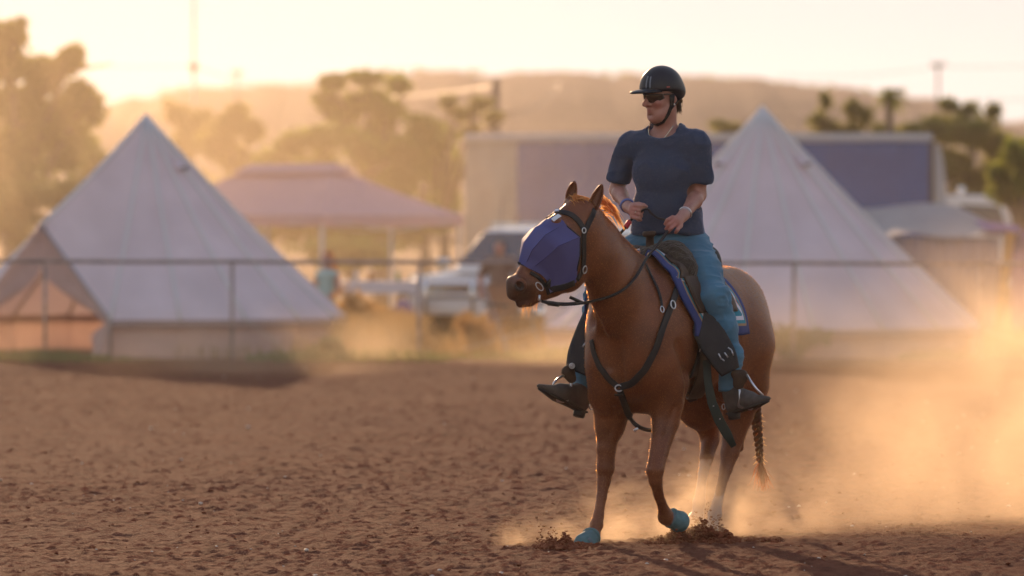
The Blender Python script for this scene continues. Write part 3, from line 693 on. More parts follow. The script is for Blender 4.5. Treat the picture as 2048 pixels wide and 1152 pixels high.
# scrub along the crest of the hills: a distant mass
def ridge_scrub():
    rs = np.random.RandomState(8); V = []; D = 722; k = D / FPX
    prof = [(225, 204), (350, 181), (450, 176), (600, 172), (720, 150), (830, 143), (1000, 150), (1250, 152), (1380, 155), (1600, 170), (1800, 190), (1880, 206), (1960, 232)]
    for i in range(150):
        px = rs.uniform(300, 1960) if i > 50 else rs.uniform(640, 1300); py = np.interp(px, [p[0] for p in prof], [p[1] for p in prof])
        s = rs.uniform(2, 7); leaves(V, np.array([(px - 1024) * k, D - 4 + rs.rand() * 6, 1.6 - (py - s * .5 - HZ) * k]), np.array([s, s, s * .8]) * k, 60, .16, rs)
    V = np.concatenate(V).reshape(-1, 3); o = np_mesh('hill_scrub', V, np.arange(len(V), dtype=np.int32).reshape(-1, 4), M_LEAF[1], None, False)
    tag(o, 'sparse scrub bristling along the crest of the hills', kind='stuff')
ridge_scrub()

# ================================================================== POLES AND WIRES
M_WOOD = mat('grey_timber', (.13, .10, .085), .85, noise=.25, nscale=6)
def pole(name, label, px, ptop, D, r, arms=(), m_=M_WOOD, cat='pole'):
    k = D / FPX; z = 1.6 - (ptop - HZ) * k
    o = empty(name, (B(px, 461, D).x, D, 0), 0, label, cat)
    m = MB(); m.tube([(0, 0, -.3), (0, 0, z)], [r * 1.15, r], 10); m.build('shaft', m_, o, True)
    for (py, hw) in arms:
        za = 1.6 - (py - HZ) * k
        m = MB(); m.box((0, -r - .04, za), (2 * hw * k, .09, .10)); a = m.build('crossarm', m_, o)
        for s in (-.8, 0, .8):
            m = MB(); m.tube([(s * hw * k, -r - .04, za + .05), (s * hw * k, -r - .04, za + .17)], [.035, .025], 6); m.build('insulator', M_TRIM, a, True)
    return o
pole('post', 'stout dark timber post standing above the truck end panel', 992, 158, 118, .088)
pole('mast', 'very tall thin mast above the open bell tent, taller than all else', 388, -60, 150, .034, [(139, 9)], mat('pale_steel', (.6, .55, .5), .5, .4))
pole('power_pole', 'slender far power pole with a short crossarm above the truck cab', 1876, 130, 240, .05, [(131, 14)])
pole('power_pole', 'small far power pole top poking over the hills right of the mast', 475, 142, 260, .045, [(146, 12)])
def wire(a, b, sag, label):
    a, b = Vector(a), Vector(b); m = MB(); m.tube([a.lerp(b, i / 24) - Vector((0, 0, sag * 4 * (i / 24) * (1 - i / 24))) for i in range(25)], .012, 4)
    tag(m.build('power_line', M_TRIM), label, 'wire', 'overhead wires')
wire(B(-300, 95, 230), B(388, 132, 150), .25, 'thin wire running down to the tall mast from the tree side')
wire(B(388, 132, 150), B(992, 170, 118), .5, 'thin wire sagging between the tall mast and the stout post')
wire(B(992, 218, 118), B(1120, 168, 160), .35, 'thin dark wire sagging away from the stout post behind the truck')
wire(B(1560, 150, 250), B(1876, 133, 240), .2, 'thin wire reaching the crossarm of the far power pole from the rider side')
wire(B(1876, 133, 240), B(2400, 106, 230), .2, 'thin wire leaving the far power pole past the end of the hills')
wire(B(1560, 208, 250), B(2400, 168, 230), .3, 'lower thin wire passing under the crossarm of the far power pole')

# ================================================================== GRASS
def grass(name, label, n, hmin, hmax, pick, m_, seed):
    rs = np.random.RandomState(seed); X, Y, H = pick(rs, n); n = len(X)
    H = H * (hmin + (hmax - hmin) * rs.rand(n)); a = rs.rand(n) * 6.28; wd = .006 + .008 * rs.rand(n); ln = rs.normal(size=(n, 2)) * .28 * H[:, None]
    zz = np.full(n, -.05); dx, dy = np.cos(a) * wd, np.sin(a) * wd
    P = [np.stack([X - dx, Y - dy, zz], 1), np.stack([X + dx, Y + dy, zz], 1),
         np.stack([X + dx * .7 + ln[:, 0] * .4, Y + dy * .7 + ln[:, 1] * .4, H * .6], 1), np.stack([X - dx * .7 + ln[:, 0] * .4, Y - dy * .7 + ln[:, 1] * .4, H * .6], 1),
         np.stack([X + ln[:, 0], Y + ln[:, 1], H], 1)]
    V = np.stack(P, 1).reshape(-1, 3); i = np.arange(n)[:, None] * 5
    F = np.concatenate([np.concatenate([i + 0, i + 1, i + 2], 1), np.concatenate([i + 0, i + 2, i + 3], 1), np.concatenate([i + 3, i + 2, i + 4], 1)])
    o = np_mesh(name, V, F, m_, None, False); tag(o, label, kind='stuff')
M_GRASS = mat('green_grass', (.14, .14, .07), .7, col2=(.26, .20, .10), nscale=.6, transl=.4, tcol=(.25, .26, .06))
M_STRAW = mat('straw', (.30, .20, .09), .7, col2=(.42, .30, .14), nscale=.8, transl=.4, tcol=(.55, .34, .12))
def pick_fence(rs, n):
    X = rs.uniform(-9, 9, n); Y = 70.3 + rs.normal(size=n) * .55; w_ = vnoise(X * .9, Y * .4, 0, 41)
    k = w_ > .50; return X[k], Y[k], (.35 + 1.6 * (w_[k] - .5))
grass('fence_weeds', 'straggling green weeds along the foot of the fence', 12000, .06, .28, pick_fence, M_GRASS, 51)
def pick_camp(rs, n):
    X = rs.uniform(-10, 12, n); Y = rs.uniform(71.5, 100, n); w_ = vnoise(X * .5, Y * .3, 0, 43); k = w_ > .42; return X[k], Y[k], .4 + w_[k]
grass('dry_grass', 'dry straw coloured grass over the camp ground', 42000, .08, .30, pick_camp, M_STRAW, 52)
def pick_gap(rs, n):
    X = rs.uniform(B(690, 0, 76).x, B(838, 0, 76).x, n); Y = rs.uniform(72, 79, n); return X, Y, .5 + vnoise(X * 2, Y * 2, 0, 44)
grass('tall_straw', 'taller golden straw in the gap between the tent and the car', 9000, .12, .50, pick_gap, M_STRAW, 53)

def dry_bush(label, px, D, w_, h, seed, m_):
    rs = np.random.RandomState(seed); V = []; r = empty('dry_bush', (B(px, 461, D).x, D, 0), 0, label, 'bush', 'dry bushes in the camp')
    for q in range(9): leaves(V, np.array([rs.normal() * w_ * .35, rs.normal() * w_ * .3, h * (.25 + .6 * rs.rand())]), np.array([w_ * .4, w_ * .4, h * .32]), 130, .045, rs)
    V = np.concatenate(V).reshape(-1, 3); V[:, 2] = np.maximum(V[:, 2], .01); np_mesh('foliage', V, np.arange(len(V), dtype=np.int32).reshape(-1, 4), m_, r, False)
    b = MB()
    for q in range(12): b.tube([(0, 0, -.05), (rs.normal() * w_ * .2, rs.normal() * w_ * .2, h * .5), (rs.normal() * w_ * .4, rs.normal() * w_ * .35, h * (.8 + .3 * rs.rand()))], [.008, .006, .003], 4)
    b.build('stems', M_STRAW, r)
M_WEED = mat('weed_leaf', (.15, .15, .08), .8, col2=(.22, .19, .10), nscale=3, transl=.45, tcol=(.45, .42, .18))
M_DRYL = mat('dry_leaf', (.22, .13, .06), .8, col2=(.34, .22, .10), nscale=2, transl=.5, tcol=(.75, .45, .16))
dry_bush('golden dry bush just past the corner of the open bell tent', 700, 76.5, .55, .72, 1, M_DRYL)
dry_bush('ragged dry bush under the middle of the trestle table', 752, 77.6, .5, .60, 2, M_DRYL)
dry_bush('leafy dry bush in front of the car bumper', 948, 76.0, .34, .46, 3, M_DRYL)
dry_bush('low dry bush between the man and the pale chair', 1052, 75.5, .5, .45, 4, M_DRYL)
dry_bush('thin dry bush by the fence post near the car headlight', 818, 75.6, .30, .42, 5, M_DRYL)
dry_bush('small green tinted bush at the fence foot beside the rider boot', 1592, 70.6, .45, .42, 6, M_WEED)
dry_bush('small green tinted bush at the tent corner by the fence', 662, 70.7, .3, .28, 8, M_WEED)
# ================================================================== IMPLICIT SURFACES (smooth bodies)
class SDF:
    def __init__(s, lo, hi, h):
        s.lo = np.array(lo, float); s.h = h; s.n = np.ceil((np.array(hi) - s.lo) / h).astype(int) + 1
        s.d = np.full(s.n, .4, np.float32)
    def _sub(s, lo, hi):
        a = np.clip(np.floor((np.array(lo) - s.lo) / s.h).astype(int), 0, s.n - 1); b = np.clip(np.ceil((np.array(hi) - s.lo) / s.h).astype(int) + 1, 1, s.n)
        if np.any(b - a < 1): return None
        sl = tuple(slice(i, j) for i, j in zip(a, b))
        g = np.meshgrid(*[(s.lo[k] + s.h * np.arange(a[k], b[k])).astype(np.float32) for k in range(3)], indexing='ij', sparse=True)
        return sl, g
    @staticmethod
    def smin(a, b, k):
        if k <= 0: return np.minimum(a, b)
        h = np.maximum(k - np.abs(a - b), 0) / k; return np.minimum(a, b) - h * h * k * .25
    def put(s, sl, d, k, op):
        c = s.d[sl]
        if op == 'add': s.d[sl] = s.smin(c, d, k)
        elif op == 'cut': s.d[sl] = -s.smin(-c, d, k)
    def cone(s, a, b, ra, rb, k=.03, sq=None, op='add'):
        """round cone; sq=(axis, factor) flattens it along axis"""
        a, b = np.array(a, float), np.array(b, float); m = max(ra, rb) * (max(1, sq[1]) if sq else 1) + k + 2 * s.h + .01
        r = s._sub(np.minimum(a, b) - m, np.maximum(a, b) + m)
        if r is None: return
        sl, (x, y, z) = r; ab = b - a; L2 = float(ab @ ab) + 1e-12
        t = np.clip(((x - a[0]) * ab[0] + (y - a[1]) * ab[1] + (z - a[2]) * ab[2]) / L2, 0, 1)
        vx, vy, vz = x - a[0] - t * ab[0], y - a[1] - t * ab[1], z - a[2] - t * ab[2]
        f = 1.
        if sq:
            ax = np.array(sq[0], float); ax /= np.linalg.norm(ax); dt = vx * ax[0] + vy * ax[1] + vz * ax[2]; q = 1 / sq[1] - 1
            vx, vy, vz = vx + ax[0] * dt * q, vy + ax[1] * dt * q, vz + ax[2] * dt * q; f = min(1., sq[1])
        rr = ra + (rb - ra) * t
        d = np.sqrt(vx * vx + vy * vy + vz * vz) - rr
        if sq: d = d * (f + (1 - f) * .35)
        s.put(sl, d.astype(np.float32), k, op)
    def chain(s, pts, k=.03, sq=None):
        """pts: (x,y,z,r) joined by round cones"""
        for p, q in zip(pts[:-1], pts[1:]): s.cone(p[:3], q[:3], p[3], q[3], k, sq)
    def ell(s, c, r, k=.03, M=None, op='add'):
        c = np.array(c, float); r = np.array(r, float); m = r.max() + k + 2 * s.h + .01
        q = s._sub(c - m, c + m)
        if q is None: return
        sl, (x, y, z) = q; x, y, z = x - c[0], y - c[1], z - c[2]
        if M is not None:
            M = np.array(M, float)      # rows are the ellipsoid's axes
            x, y, z = (M[i, 0] * x + M[i, 1] * y + M[i, 2] * z for i in range(3))
        k0 = np.sqrt((x / r[0]) ** 2 + (y / r[1]) ** 2 + (z / r[2]) ** 2); k1 = np.sqrt((x / r[0] ** 2) ** 2 + (y / r[1] ** 2) ** 2 + (z / r[2] ** 2) ** 2) + 1e-9
        s.put(sl, (k0 * (k0 - 1) / k1).astype(np.float32), k, op)
    def plane(s, p, n, k=0.):
        """keep what lies on the side n points away from"""
        n = np.array(n, float); n /= np.linalg.norm(n); sl, (x, y, z) = s._sub(s.lo, s.lo + s.h * s.n)
        d = (x - p[0]) * n[0] + (y - p[1]) * n[1] + (z - p[2]) * n[2]; s.d = -s.smin(-s.d, -d.astype(np.float32), k)
    def sample(s, P):
        g = (np.asarray(P, float) - s.lo) / s.h; g = np.clip(g, 0, s.n - 1.001); i = np.floor(g).astype(int); f = g - i; r = 0
        for a in (0, 1):
            for b in (0, 1):
                for c in (0, 1):
                    r = r + s.d[i[..., 0] + a, i[..., 1] + b, i[..., 2] + c] * (f[..., 0] if a else 1 - f[..., 0]) * (f[..., 1] if b else 1 - f[..., 1]) * (f[..., 2] if c else 1 - f[..., 2])
        return r
    def grad(s, P):
        P = np.asarray(P, float); e = s.h; g = np.stack([s.sample(P + np.eye(3)[k] * e) - s.sample(P - np.eye(3)[k] * e) for k in range(3)], -1)
        return g / (np.linalg.norm(g, axis=-1, keepdims=True) + 1e-9)
    def snap(s, P, off=0., it=5):
        """move points onto the surface (plus an offset)"""
        P = np.array(P, float)
        for _ in range(it): P = P - s.grad(P) * np.clip(s.sample(P) - off, -.03, .03)[..., None]
        return P
    def mesh(s):
        """surface nets"""
        d = s.d; n = d.shape; ins = d < 0; nx, ny, nz = n
        c = np.zeros((nx - 1, ny - 1, nz - 1), np.int8)
        for a in (0, 1):
            for b in (0, 1):
                for e in (0, 1): c += ins[a:nx - 1 + a, b:ny - 1 + b, e:nz - 1 + e]
        act = (c > 0) & (c < 8); idx = np.full(act.shape, -1, np.int32); I = np.argwhere(act); idx[act] = np.arange(len(I))
        acc = np.zeros((len(I), 3)); cnt = np.zeros(len(I))
        cr = [(a, b, e) for a in (0, 1) for b in (0, 1) for e in (0, 1)]
        vals = {q: d[I[:, 0] + q[0], I[:, 1] + q[1], I[:, 2] + q[2]] for q in cr}
        for q in cr:
            for ax in range(3):
                if q[ax] == 0:
                    q2 = list(q); q2[ax] = 1; q2 = tuple(q2); a, b = vals[q], vals[q2]; m = (a < 0) != (b < 0)
                    t = np.where(m, a / np.where(np.abs(a - b) < 1e-9, 1e-9, a - b), 0); p = np.array(q, float)[None, :].repeat(len(I), 0); p[:, ax] += t
                    acc[m] += p[m]; cnt[m] += 1
        V = (I + acc / cnt[:, None]) * s.h + s.lo; F = []
        for ax in range(3):
            o1, o2 = [k for k in range(3) if k != ax]
            sa = [slice(None)] * 3; sb = [slice(None)] * 3; sa[ax] = slice(0, n[ax] - 1); sb[ax] = slice(1, n[ax])
            for k in (o1, o2): sa[k] = slice(1, n[k] - 1); sb[k] = slice(1, n[k] - 1)
            A, Bb = ins[tuple(sa)], ins[tuple(sb)]
            for flip, msk in ((0, A & ~Bb), (1, ~A & Bb)):
                J = np.argwhere(msk)
                if not len(J): continue
                J[:, o1] += 1; J[:, o2] += 1
                def at(u, v):
                    K = J.copy(); K[:, o1] -= u; K[:, o2] -= v; return idx[K[:, 0], K[:, 1], K[:, 2]]
                q = np.stack([at(0, 0), at(1, 0), at(1, 1), at(0, 1)], 1)
                if flip ^ (ax == 1): q = q[:, ::-1]
                F.append(q)
        return V, np.concatenate(F)
def smooth_mesh(V, F, it=2, lam=.5):
    E = np.concatenate([F[:, [0, 1]], F[:, [1, 2]], F[:, [2, 3]], F[:, [3, 0]]]); n = len(V)
    deg = np.bincount(E.ravel(), minlength=n).astype(float)[:, None]
    for k in range(it * 2):
        S = np.stack([np.bincount(E[:, 0], V[E[:, 1], c], n) + np.bincount(E[:, 1], V[E[:, 0], c], n) for c in range(3)], 1) / np.maximum(deg, 1)
        V = V + (S - V) * (lam if k % 2 == 0 else -lam * .95)
    return V
def attr(o, name, vals):
    a = o.data.attributes.new(name, 'FLOAT', 'POINT'); a.data.foreach_set('value', np.asarray(vals, np.float32))

def hair_mat(name, col, tcol, fac=.6, rough=.6):
    '''hair: mostly dull from the front, glowing when the light comes through it'''
    m = mat(name, col, .6, spec=.3); t = m.node_tree; out = t.nodes['Material Output']; p = t.nodes['Principled BSDF']
    rf = t.nodes.new('ShaderNodeBsdfRefraction'); rf.inputs['Color'].default_value = (*tcol, 1); rf.inputs['Roughness'].default_value = rough; rf.inputs['IOR'].default_value = 1.12
    mx = t.nodes.new('ShaderNodeMixShader'); mx.inputs[0].default_value = fac
    t.links.new(p.outputs[0], mx.inputs[1]); t.links.new(rf.outputs[0], mx.inputs[2]); t.links.new(mx.outputs[0], out.inputs[0]); return m
def fuzz(name, V, F, n, length, width, m_, parent, flow, seed, keep=None, lift=.75):
    """short hairs standing off a surface, too many to count: one part"""
    rs = np.random.RandomState(seed); T = np.concatenate([F[:, [0, 1, 2]], F[:, [0, 2, 3]]]); A, Bv, C = V[T[:, 0]], V[T[:, 1]], V[T[:, 2]]
    N = np.cross(Bv - A, C - A); ar = np.linalg.norm(N, axis=1); cdf = np.cumsum(ar); k = np.searchsorted(cdf, rs.rand(n) * cdf[-1]); k = np.minimum(k, len(T) - 1)
    u = rs.rand(n); v = rs.rand(n); w_ = u + v > 1; u[w_], v[w_] = 1 - u[w_], 1 - v[w_]
    P = A[k] + (Bv[k] - A[k]) * u[:, None] + (C[k] - A[k]) * v[:, None]; Nn = N[k] / (ar[k][:, None] + 1e-12)
    if keep is not None: q = keep(P); P, Nn = P[q], Nn[q]
    n = len(P); d = Nn * lift + np.array(flow) * .7 + rs.normal(size=(n, 3)) * .25; d /= np.linalg.norm(d, axis=1)[:, None]
    s = np.cross(d, rs.normal(size=(n, 3))); s /= np.linalg.norm(s, axis=1)[:, None] + 1e-9
    L_ = (length * (.5 + .8 * rs.rand(n)))[:, None]
    Vt = np.stack([P - s * width, P + s * width, P + d * L_], 1).reshape(-1, 3)
    o = np_mesh(name, Vt, np.arange(len(Vt), dtype=np.int32).reshape(-1, 3), m_, parent, False); o['kind'] = 'stuff'; return o
# ------------------------------------------------------------------ frame shared by horse and rider
# x forward, y to the horse's left, z up; origin on the ground under the withers
D1 = 29.17; HY = R(-115.0); FW = np.array([math.cos(HY), math.sin(HY)]); LF = np.array([-math.sin(HY), math.cos(HY)])
HORG = np.array([(1300 - 1024) / FPX * D1, D1])
def Wl(px, py, dy):
    """local point seen at photo pixel with depth offset dy from the withers"""
    D = D1 + dy; X = (px - 1024) / FPX * D - HORG[0]; v = np.array([X, dy]); return np.array([v @ FW, v @ LF, CAMH - (py - HZ) / FPX * D])
def Hs(px, py, s):
    """local point at pixel, lying in the sagittal plane s"""
    dy = 0.
    for _ in range(8):
        X = (px - 1024) / FPX * (D1 + dy) - HORG[0]; a = (X - s * LF[0]) / FW[0]; dy = a * FW[1] + s * LF[1]
    return Wl(px, py, dy)
def Ha(px, py, a):
    dy = 0.
    for _ in range(8):
        X = (px - 1024) / FPX * (D1 + dy) - HORG[0]; s = (X - a * FW[0]) / LF[0]; dy = a * FW[1] + s * LF[1]
    return Wl(px, py, dy)
def P4(p, r): return (*p, r)
VIEW = np.array([0 * FW[0] - 1 * FW[1], -1 * LF[1], 0.])      # away from... local direction toward the camera is -Y world
VIEW = np.array([-FW[1], -LF[1], 0.])
# ================================================================== HORSE
horse = empty('horse', (HORG[0], HORG[1], 0), HY, 'chestnut horse cantering slowly with a blue fly mask over its eyes, carrying the rider', 'horse')
HS = SDF((-1.55, -.75, -.05), (1.35, .70, 2.0), .0085)
Yx = (0, 1, 0)
# trunk
HS.cone((.15, 0, 1.11), (-.02, 0, 1.10), .31, .350, .05, (Yx, .74))
HS.cone((-.02, 0, 1.10), (-.38, 0, 1.09), .350, .335, .05, (Yx, .84))
HS.cone((-.38, 0, 1.09), (-.70, 0, 1.13), .335, .275, .05, (Yx, .94))
HS.cone((-.70, 0, 1.13), (-.93, 0, 1.135), .275, .24, .08, (Yx, .92))
HS.ell((-.86, .085, 1.15), (.20, .145, .24), .08); HS.ell((-.86, -.085, 1.15), (.20, .145, .24), .08)
HS.cone((-.93, 0, 1.15), (-1.02, 0, 1.10), .23, .18, .08)
HS.ell((-.97, .085, 1.10), (.14, .105, .22), .08); HS.ell((-.97, -.085, 1.10), (.14, .105, .22), .08)
HS.cone((.0, 0, 1.375), (-.16, 0, 1.35), .075, .08, .10)        # withers
# breast and shoulders
HS.ell((.28, .105, .99), (.13, .10, .20), .07); HS.ell((.28, -.105, .99), (.13, .10, .20), .07)
HS.cone((.22, .10, .90), (.13, .12, .76), .12, .10, .08); HS.cone((.26, -.11, .90), (.24, -.13, .76), .11, .10, .08); HS.cone((.24, 0, .86), (.13, 0, .755), .10, .085, .08)
HS.ell((.13, .165, 1.08), (.17, .085, .30), .08); HS.ell((.13, -.165, 1.08), (.17, .085, .30), .08)
HS.ell((.30, .0, .90), (.11, .12, .13), .08)
# neck
NQ = (Yx, .60)
pol = Ha(1176, 412, .72)
HS.cone((.14, 0, 1.165), (.40, -.01, 1.325), .26, .200, .08, NQ)
HS.cone((.40, -.01, 1.325), (.60, -.02, 1.485), .200, .155, .05, (Yx, .62))
HS.cone((.60, -.02, 1.50), (.70, -.03, 1.59), .155, .125, .05, (Yx, .66))
HS.cone((.05, 0, 1.355), (.42, -.01, 1.505), .05, .045, .07); HS.cone((.42, -.01, 1.505), (.66, -.02, 1.645), .045, .045, .06)        # crest
NOST = []
# head : its own axes
hd = np.array(Wl(1040, 578, -.84)) - np.array(Wl(1158, 425, -.66)); hh = hd.copy(); hh[2] = 0; hh /= np.linalg.norm(hh)
HN = np.array([-hh[1], hh[0], 0]); HN = HN if HN @ VIEW > 0 else -HN          # left side of the head, toward the camera
hax = hd / np.linalg.norm(hd); hup = np.cross(HN, hax); hup = hup if hup[2] > 0 else -hup   # toward the forehead
def Hd(px, py, n=0.):
    """point in the head's plane (offset n along its left normal) at a photo pixel"""
    dy = -.7
    for _ in range(12):
        p = Wl(px, py, dy); e = (p - Wl(1100, 500, -.745)) @ HN - n; dy += e * 1.0 / max(.3, (VIEW @ HN))
    return Wl(px, py, dy)
def hcone(a, b, ra, rb, k=.03, n=0., f=.62): HS.cone(Hd(*a, n), Hd(*b, n), ra, rb, k, (HN, f))
hcone((1157, 440), (1122, 480), .108, .122, .05, f=.70)     # cranium to forehead
hcone((1138, 500), (1132, 540), .125, .115, .05, f=.56)     # jowl
hcone((1110, 490), (1078, 537), .118, .090, .04, f=.66)
hcone((1078, 537), (1050, 572), .090, .070, .04, f=.74)
hcone((1050, 570), (1036, 580), .068, .050, .03, f=.92)     # muzzle
hcone((1026, 564), (1027, 588), .032, .030, .02, f=1.35)     # upper lip
hcone((1041, 606), (1058, 600), .024, .030, .012, f=1.05)     # lower lip, chin
hcone((1062, 598), (1105, 575), .028, .05, .03, f=.9)       # lower jaw
HS.cone(Hd(1112, 450, .055), Hd(1060, 530, .035), .035, .02, .04); HS.cone(Hd(1112, 450, -.055), Hd(1060, 530, -.035), .035, .02, .04)
for s in (1, -1):
    HS.ell(Hd(1100, 487, s * .078), (.03, .03, .03), .03)      # eye socket
    HS.ell(Hd(1040, 571, s * .052), (.034, .034, .034), .02)     # nostril flare
    q_ = np.array([Hd(1039 if s > 0 else 1046, 573, s * (.13 - .0015 * i)) for i in range(70)]); q_ = q_[np.argmax(HS.sample(q_) < 0)]; NOST.append(q_); HS.cone(q_ + HN * s * .004 - hax * .004, q_ - HN * s * .026 - hax * .012, .0175, .012, .008, (hup, 1.35), op='cut')
HS.cone(Hd(1024, 603, .06), Hd(1072, 583, .085), .009, .007, .006, op='cut'); HS.cone(Hd(1022, 604, .03), Hd(1066, 588, .06), .009, .007, .006, op='cut'); HS.cone(Hd(1020, 604, -.04), Hd(1022, 604, .04), .008, .008, .006, op='cut')
for b_, n_ in (((1176, 424), .05), ((1141, 405), -.055)): HS.cone(Hd(*b_, n_), Hd(b_[0] + 4, b_[1] - 8, n_), .034, .022, .03)
# legs : points read off the photo in each leg's own plane
def leg(pts, k=.025, sq=None):
    q = [P4(Hs(x, y, s), r if r > .09 else r - .0095) for (x, y, s, r) in pts]
    for a, b in zip(q[:-1], q[1:]): HS.cone(a[:3], b[:3], a[3], b[3], k if b[3] > .06 else .012)
rf = [(1222, 770, -.15, .100), (1219, 840, -.155, .074), (1213, 895, -.165, .058), (1211, 937, -.17, .054), (1208, 962, -.175, .043), (1203, 995, -.18, .035), (1197, 1032, -.185, .036), (1193, 1050, -.19, .043), (1186, 1072, -.195, .036)]
leg(rf, .03)
HS.cone(Hs(1228, 800, -.13), Hs(1222, 850, -.15), .10, .07, .05)
lf = [(1335, 770, .15, .110), (1331, 845, .15, .078), (1318, 905, .15, .056), (1310, 940, .15, .054), (1311, 962, .15, .043), (1318, 992, .15, .035), (1328, 1020, .15, .037), (1332, 1034, .15, .043)]
leg(lf, .03)
HS.cone(Hs(1332, 1034, .15), Wl(1344, 1044, Hs(1332, 1034, .15) @ np.array([FW[1], LF[1], 0]) + .05), .042, .036, .02)
# hind legs
rh = [(1398, 780, -.13, .17), (1402, 815, -.13, .115), (1414, 848, -.12, .070), (1420, 880, -.11, .058), (1413, 915, -.10, .046), (1406, 950, -.10, .035), (1401, 985, -.10, .036), (1399, 1005, -.10, .044), (1395, 1030, -.10, .037)]
leg(rh, .03); HS.cone(Hs(1404, 830, -.12), Hs(1430, 866, -.11), .03, .027, .05)
lh = [(1476, 700, .15, .185), (1482, 770, .135, .140), (1477, 830, .11, .088), (1467, 875, .09, .066), (1460, 905, .08, .058), (1452, 938, .07, .043), (1442, 975, .06, .034), (1435, 1005, .055, .036), (1430, 1028, .05, .045), (1424, 1052, .05, .038)]
leg(lh, .04); HS.cone(Hs(1478, 850, .10), Hs(1478, 895, .08), .028, .026, .04)
HS.cone((-.80, .18, 1.05), Hs(1455, 760, .17), .20, .12, .08, (Yx, .7)); HS.cone((-.80, -.18, 1.05), Hs(1400, 780, -.15), .20, .15, .08, (Yx, .7))
HS.cone((-.55, .05, .87), (-.75, .05, .93), .09, .1, .1); HS.cone((-.55, -.05, .87), (-.75, -.05, .93), .09, .1, .1)
# hooves
def hoof(p, q, r0, r1): HS.cone(p, q, r0, r1, .012)
hoof(Hs(1186, 1072, -.195), Hs(1176, 1090, -.2), .038, .056)
hoof(Hs(1395, 1030, -.10), Hs(1388, 1050, -.10), .036, .055)
hoof(Hs(1424, 1052, .05), Hs(1417, 1066, .05), .036, .055)
HS.cone((.45, 0, 1.02), (.40, 0, .84), .028, .022, .07, op='cut'); HS.cone(Ha(1195, 640, .36) + np.array((.03, 0, 0)), Ha(1178, 560, .5) + np.array((.03, 0, 0)), .02, .02, .06, op='cut')
def groove(pts, r=.010, k=.05):
    Q = HS.snap(np.array(pts), -.002, 8)
    for a, b in zip(Q[:-1], Q[1:]): HS.cone(a, b, r, r, k, op='cut')
groove([Ha(1186, 620, .52), Ha(1200, 680, .47), Ha(1218, 735, .42)], .008, .04)
groove([Hs(1352, 690, .24), Hs(1368, 745, .24), Hs(1362, 790, .22)], .006, .05)
groove([Hs(1345, 815, .20), Hs(1330, 870, .19), Hs(1322, 905, .18)], .006, .025)
groove([Hs(1226, 815, -.08), Hs(1222, 870, -.11)], .006, .025)
hV, hF = HS.mesh(); hV = smooth_mesh(hV, hF, 2)
M_COAT = bpy.data.materials.new('chestnut_coat'); M_COAT.use_nodes = True
def coat_nodes():
    t = M_COAT.node_tree; p = t.nodes['Principled BSDF']; L = t.links.new
    p.inputs['Roughness'].default_value = .40; p.inputs['Specular IOR Level'].default_value = .30
    p.inputs['Sheen Weight'].default_value = .04; p.inputs['Sheen Roughness'].default_value = .28; p.inputs['Sheen Tint'].default_value = (1, .48, .20, 1)
    tc = t.nodes.new('ShaderNodeTexCoord')
    n = t.nodes.new('ShaderNodeTexNoise'); n.inputs['Scale'].default_value = 7; n.inputs['Detail'].default_value = 6; L(tc.outputs['Object'], n.inputs['Vector'])
    r = t.nodes.new('ShaderNodeValToRGB'); r.color_ramp.elements[0].position = .3; r.color_ramp.elements[1].position = .7
    r.color_ramp.elements[0].color = (.132, .041, .016, 1); r.color_ramp.elements[1].color = (.212, .070, .027, 1); L(n.outputs['Fac'], r.inputs[0])
    cur = r.outputs[0]
    for nm, col in (('sock', (.38, .28, .24)), ('dark', (.035, .022, .018)), ('hoof', (.10, .085, .075)), ('pink', (.36, .17, .13))):
        a = t.nodes.new('ShaderNodeAttribute'); a.attribute_name = nm; mx = t.nodes.new('ShaderNodeMix'); mx.data_type = 'RGBA'
        mx.inputs['B'].default_value = (*col, 1); L(a.outputs['Fac'], mx.inputs['Factor']); L(cur, mx.inputs['A']); cur = mx.outputs['Result']
    L(cur, p.inputs['Base Color'])
    n2 = t.nodes.new('ShaderNodeTexNoise'); n2.inputs['Scale'].default_value = 140; n2.inputs['Detail'].default_value = 3
    mp = t.nodes.new('ShaderNodeMapping'); mp.inputs['Scale'].default_value = (1, 1, .35); L(tc.outputs['Object'], mp.inputs[0]); L(mp.outputs[0], n2.inputs['Vector'])
    b = t.nodes.new('ShaderNodeBump'); b.inputs['Strength'].default_value = .10; b.inputs['Distance'].default_value = .006; L(n2.outputs['Fac'], b.inputs['Height']); L(b.outputs[0], p.inputs['Normal'])
coat_nodes()
body = np_mesh('body', hV, hF, M_COAT, horse)
def sst(x, a, b): t = np.clip((x - a) / (b - a), 0, 1); return t * t * (3 - 2 * t)
jit = (vnoise(hV[:, 0] * 30, hV[:, 1] * 30, hV[:, 2] * 30, 2) - .5) * .05
hind = sst(-hV[:, 0], .35, .45)
zr = Hs(1410, 925, -.10)[2]; zl = Hs(1445, 985, .06)[2]
side = sst(hV[:, 1], -.03, -.02)
attr(body, 'sock', hind * (sst(-(hV[:, 2] + jit), -(zr + .012), -(zr - .012)) * (1 - side) + sst(-(hV[:, 2] + jit), -(zl + .012), -(zl - .012)) * side) * (hV[:, 2] < .6))
nose = Hd(1030, 590); dn = np.linalg.norm(hV - nose, axis=1)
attr(body, 'dark', np.clip(sst(-(dn + jit), -.13, -.045) * .75 + sum(sst(-np.linalg.norm(hV - q, axis=1), -.034, -.022) for q in NOST), 0, 1))  # dark muzzle skin; the shade inside the nostril pits is coloured in too
attr(body, 'hoof', (hV[:, 2] < .045) * 1.0)
attr(body, 'pink', sst(-np.linalg.norm(hV - Hd(1050, 604), axis=1), -.035, -.015) * .8)

